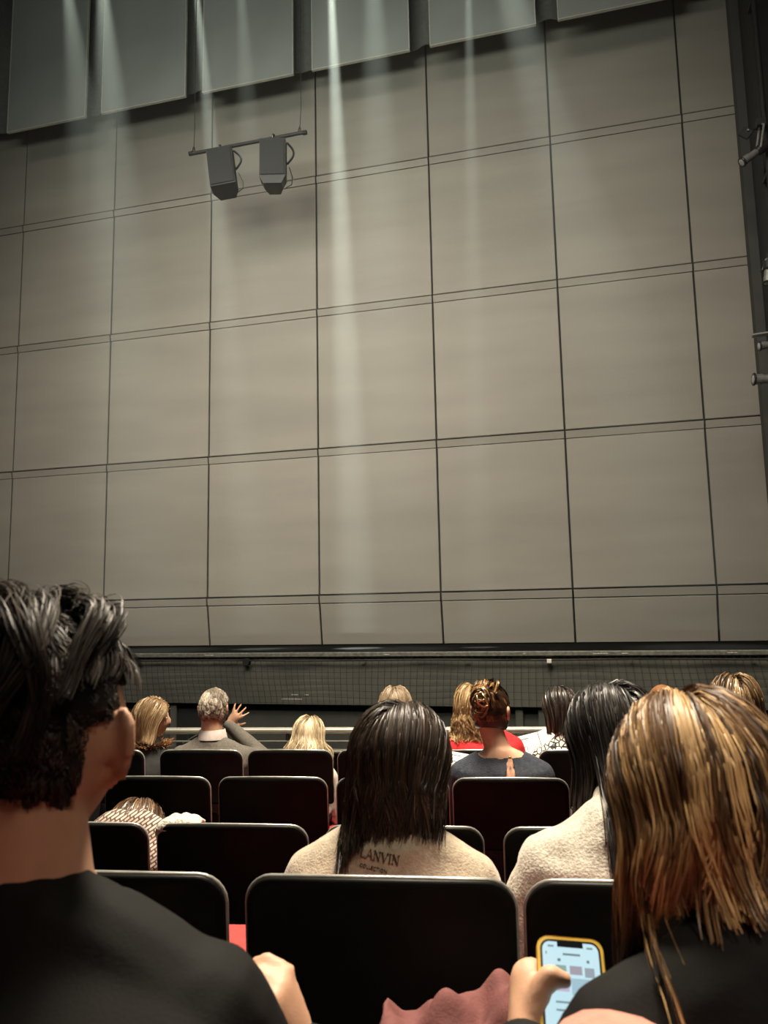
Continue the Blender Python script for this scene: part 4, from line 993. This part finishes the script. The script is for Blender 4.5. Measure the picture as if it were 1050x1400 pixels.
# lettering on the cream sweater
def lettering(txt, size, x, z, rot, parent, p, m):
    cu = bpy.data.curves.new('txt', 'FONT'); cu.body = txt; cu.size = size; cu.align_x = 'CENTER'; cu.extrude = .0; cu.resolution_u = 2; cu.space_character = 1.06
    to = bpy.data.objects.new('txt', cu); C.objects.link(to)
    dg = bpy.context.evaluated_depsgraph_get(); me = bpy.data.meshes.new_from_object(to.evaluated_get(dg)); bpy.data.objects.remove(to)
    bm = bmesh.new(); bm.from_mesh(me); bmesh.ops.triangulate(bm, faces=bm.faces[:])
    g = bmesh.new(); g.from_mesh(p['top'].data); bvh = BVHTree.FromBMesh(g)
    for v in bm.verts:
        a = rad(rot); X = v.co.x*math.cos(a) - v.co.y*math.sin(a); Z = v.co.x*math.sin(a) + v.co.y*math.cos(a)
        hit = bvh.ray_cast(Vector((x+X, -1, z+Z)), Vector((0, 1, 0)))
        v.co = Vector((x+X, (hit[0].y if hit[0] else -.1) - .0022, z+Z))
    r = bmesh.ops.extrude_face_region(bm, geom=bm.faces[:])
    bmesh.ops.translate(bm, vec=(0, .0012, 0), verts=[v for v in r['geom'] if isinstance(v, bmesh.types.BMVert)])
    bmesh.ops.recalc_face_normals(bm, faces=bm.faces)
    bm.to_mesh(me); bm.free(); g.free()
    return obj('lettering', me, m, parent)
M_thread = mat('brown_thread', (.085, .055, .035), .9, nscale=60, namt=.3)
b3 = p3['base']
GL = {'L': (.62, [((.10, 0), (.10, 1), .15), ((.10, .03), (.60, .03), .06), ((.60, 0), (.60, .22), .06), ((-.02, .98), (.24, .98), .05)]),
      'A': (.80, [((.06, 0), (.42, 1), .07), ((.42, 1), (.74, 0), .15), ((.20, .36), (.62, .36), .06), ((-.04, .02), (.18, .02), .05), ((.62, .02), (.86, .02), .05)]),
      'N': (.86, [((.12, 0), (.12, 1), .07), ((.12, 1), (.74, 0), .15), ((.74, 0), (.74, 1), .07), ((0, .02), (.24, .02), .05), ((.62, .98), (.86, .98), .05), ((-.02, .98), (.14, .98), .05)]),
      'V': (.80, [((.06, 1), (.40, 0), .15), ((.40, 0), (.74, 1), .07), ((-.04, .98), (.20, .98), .05), ((.62, .98), (.86, .98), .05)]),
      'I': (.30, [((.14, 0), (.14, 1), .15), ((0, .02), (.28, .02), .05), ((0, .98), (.28, .98), .05)])}
def serif(txt, hgt, x, z, rot, p, m):
    g = bmesh.new(); g.from_mesh(p['top'].data); bvh = BVHTree.FromBMesh(g)
    tot = sum(GL[c_][0]+.10 for c_ in txt); pen = -tot/2; mb = MB(); a = rad(rot)
    def P(u, v, d):
        u *= hgt; v *= hgt; X = x + u*math.cos(a) - v*math.sin(a); Z = z + u*math.sin(a) + v*math.cos(a)
        h = bvh.ray_cast(Vector((X, -1, Z)), Vector((0, 1, 0))); return Vector((X, (h[0].y if h[0] else -.1) - d, Z))
    for c_ in txt:
        for (x0, y0), (x1, y1), t_ in GL[c_][1]:
            d = Vector((x1-x0, y1-y0)).normalized(); n_ = Vector((-d.y, d.x))*t_/2
            q = [(x0+n_.x+pen, y0+n_.y), (x1+n_.x+pen, y1+n_.y), (x1-n_.x+pen, y1-n_.y), (x0-n_.x+pen, y0-n_.y)]
            mb.add([P(u, v, .0026) for u, v in q]+[P(u, v, .0006) for u, v in q], [(0, 1, 2, 3), (7, 6, 5, 4), (0, 4, 5, 1), (1, 5, 6, 2), (2, 6, 7, 3), (3, 7, 4, 0)])
        pen += GL[c_][0]+.10
    g.free()
    return obj('lettering', mb, m, p['top'])
M_thread = mat('brown_thread', (.085, .055, .035), .9, nscale=60, namt=.3)
b3 = p3['base']
serif('LANVIN', .0150, -.177-b3.x, 1.0985-b3.z, -10, p3, M_thread)
lettering('COLLECTION', .0080, -.188-b3.x, 1.0850-b3.z, -10, p3['top'], p3, M_thread)

# ------------------------------------------------------------------ loose things
def sheet(name, f, nu, nv, thick, m, parent=None):
    V = []; F = []
    for j in range(nv):
        for i in range(nu): V.append(f(i/(nu-1), j/(nv-1)))
    for j in range(nv-1):
        for i in range(nu-1): F.append((j*nu+i, j*nu+i+1, (j+1)*nu+i+1, (j+1)*nu+i))
    me = mesh_np(name, V, F, True); o = obj(name, me, m, parent)
    s = o.modifiers.new('solid', 'SOLIDIFY'); s.thickness = thick; s.offset = 0
    return o
# white scarf on the corner of the empty seat
t = thing('scarf', 'white fluffy scarf over the left corner of the empty seat', 'scarf', hw((-.875, 2.30, .925)), HOUSE)
def sf(u, v):
    x_ = -.065 + .12*u; y_ = -.032 + .10*v
    return (x_, y_, .014*(1-((u-.5)*2)**4) - .3*max(0, abs(v-.42)-.34) + .006*noise.noise(Vector((u*6, v*6, 1))))
sheet('folded_cloth', sf, 26, 20, .012, mat('white_wool', (.60, .56, .48), .95, nscale=80, namt=.2, bump=.7, bscale=180), t)
# dusty red coat bundled on the woman's lap
t = thing('coat_bundle', 'dusty red coat bundled on the lap of the phone holder', 'coat', hw((.02, 1.115, 1.035)), HOUSE)
def cf(u, v):
    x_ = -.155 + .20*u; y_ = -.10 + .24*v
    z_ = -.035 + .050*u**1.5 - .10*(v-.35)**2*4 + .012*math.sin(u*15+v*4) * (1-.4*u) + .010*math.sin(v*15-u*9) + .012*noise.noise(Vector((u*7, v*7, 3)))
    return (x_, y_, z_)
sheet('cloth', cf, 60, 40, .006, mat('dusty_red', (.15, .048, .045), .85, nscale=30, namt=.15, bump=.15, bscale=200), t)
def cf2(u, v): 
    a = u*2.6; return (-.155+.02*math.cos(a*2)+.20*v, -.12-.02*math.sin(a)-.02*v, -.052+.025*math.sin(a)+.050*v**1.5)
sheet('hem_fold', cf2, 16, 30, .008, MATS['dusty_red'], t)
# programmes
def programme(label, loc, rz, rx, w_, h_):
    t = thing('programme', label, 'programme', hw(loc), HOUSE)
    M = Matrix.Rotation(rz, 4, 'Y') @ Matrix.Rotation(rx, 4, 'X')
    mw = mat('paper_white', (.72, .70, .64), .6, nscale=20, namt=.04); mi = mat('print_ink', (.12, .12, .12), .7, nscale=60, namt=.3)
    pg = obj('page', MB().box(-w_, -.002, -.002, .001, 0, h_, M), mw, t)
    obj('page', MB().box(.002, w_, -.002, .001, 0, h_, M @ Matrix.Rotation(rad(-14), 4, 'Z')), mw, t)
    obj('print', MB().box(-w_*.85, -w_*.45, -.0035, -.0015, h_*.86, h_*.885, M), mi, pg)
    for k in range(5): obj('print', MB().box(-w_*.40, -w_*.08, -.0035, -.0015, h_*(.62-.08*k), h_*(.632-.08*k), M), mat('print_grey', (.4, .4, .38), .7, nscale=60, namt=.2), pg)
    pts = [M @ Vector((-w_*.66+.009*math.sin(a), -.003, h_*.58+.010*math.cos(a))) for a in np.linspace(-1.6, 2.2, 12)] + [M @ Vector((-w_*.66+.006, -.003, h_*.46))]
    obj('print_figure', MB().tube(pts, .0018, 5), mi, pg)
    return t
programme('open white programme held beside the black and white blouse', (.405, 4.62, .665), rad(-14), rad(-38), .135, .20)
programme('white programme on the lap left of the denim dress', (-.03, 3.60, .775), rad(10), rad(-58), .12, .17)

# ------------------------------------------------------------------ thin stage haze with beams from lanterns above the opening
hz = obj('stage_haze', MB().box(-10.5, 2.05, 7.6, 9.0, 1.3, 13.0))
m = bpy.data.materials.new('haze'); m.use_nodes = True; t = m.node_tree; t.nodes.clear()
o_ = t.nodes.new('ShaderNodeOutputMaterial'); v_ = t.nodes.new('ShaderNodeVolumeScatter'); v_.inputs['Density'].default_value = .03; v_.inputs['Anisotropy'].default_value = .2; v_.inputs['Color'].default_value = (.95, 1, .93, 1)
t.links.new(v_.outputs[0], o_.inputs['Volume']); hz.data.materials.append(m)
tag(hz, 'thin haze in front of the safety curtain catching light beams', 'haze', kind='stuff')
for k, (x0, x1, e, sp) in enumerate(((-6.56, -6.0, 1300, 8), (-6.05, -5.7, 2300, 8), (-4.62, -4.25, 9500, 3), (-4.0, -3.78, 1800, 4.5), (-2.76, -2.66, 34000, 2.6), (-2.2, -2.16, 2800, 6), (-1.0, -1.06, 9500, 2.0), (-.66, .10, 2400, 7))):
    lamp('beam', 'SPOT', (x0 - (x1-x0)*.45, 8.45, 11.2) if sp > 5 else ((x0 - (x1-x0)*.45)*1.038, 8.80, 11.4), (x1, 8.5, 6.0) if sp > 5 else (x1*1.038, 8.80, 6.1), e*3, (.93, 1.0, .90), .02, spot=sp*1.45, blend=1.0)
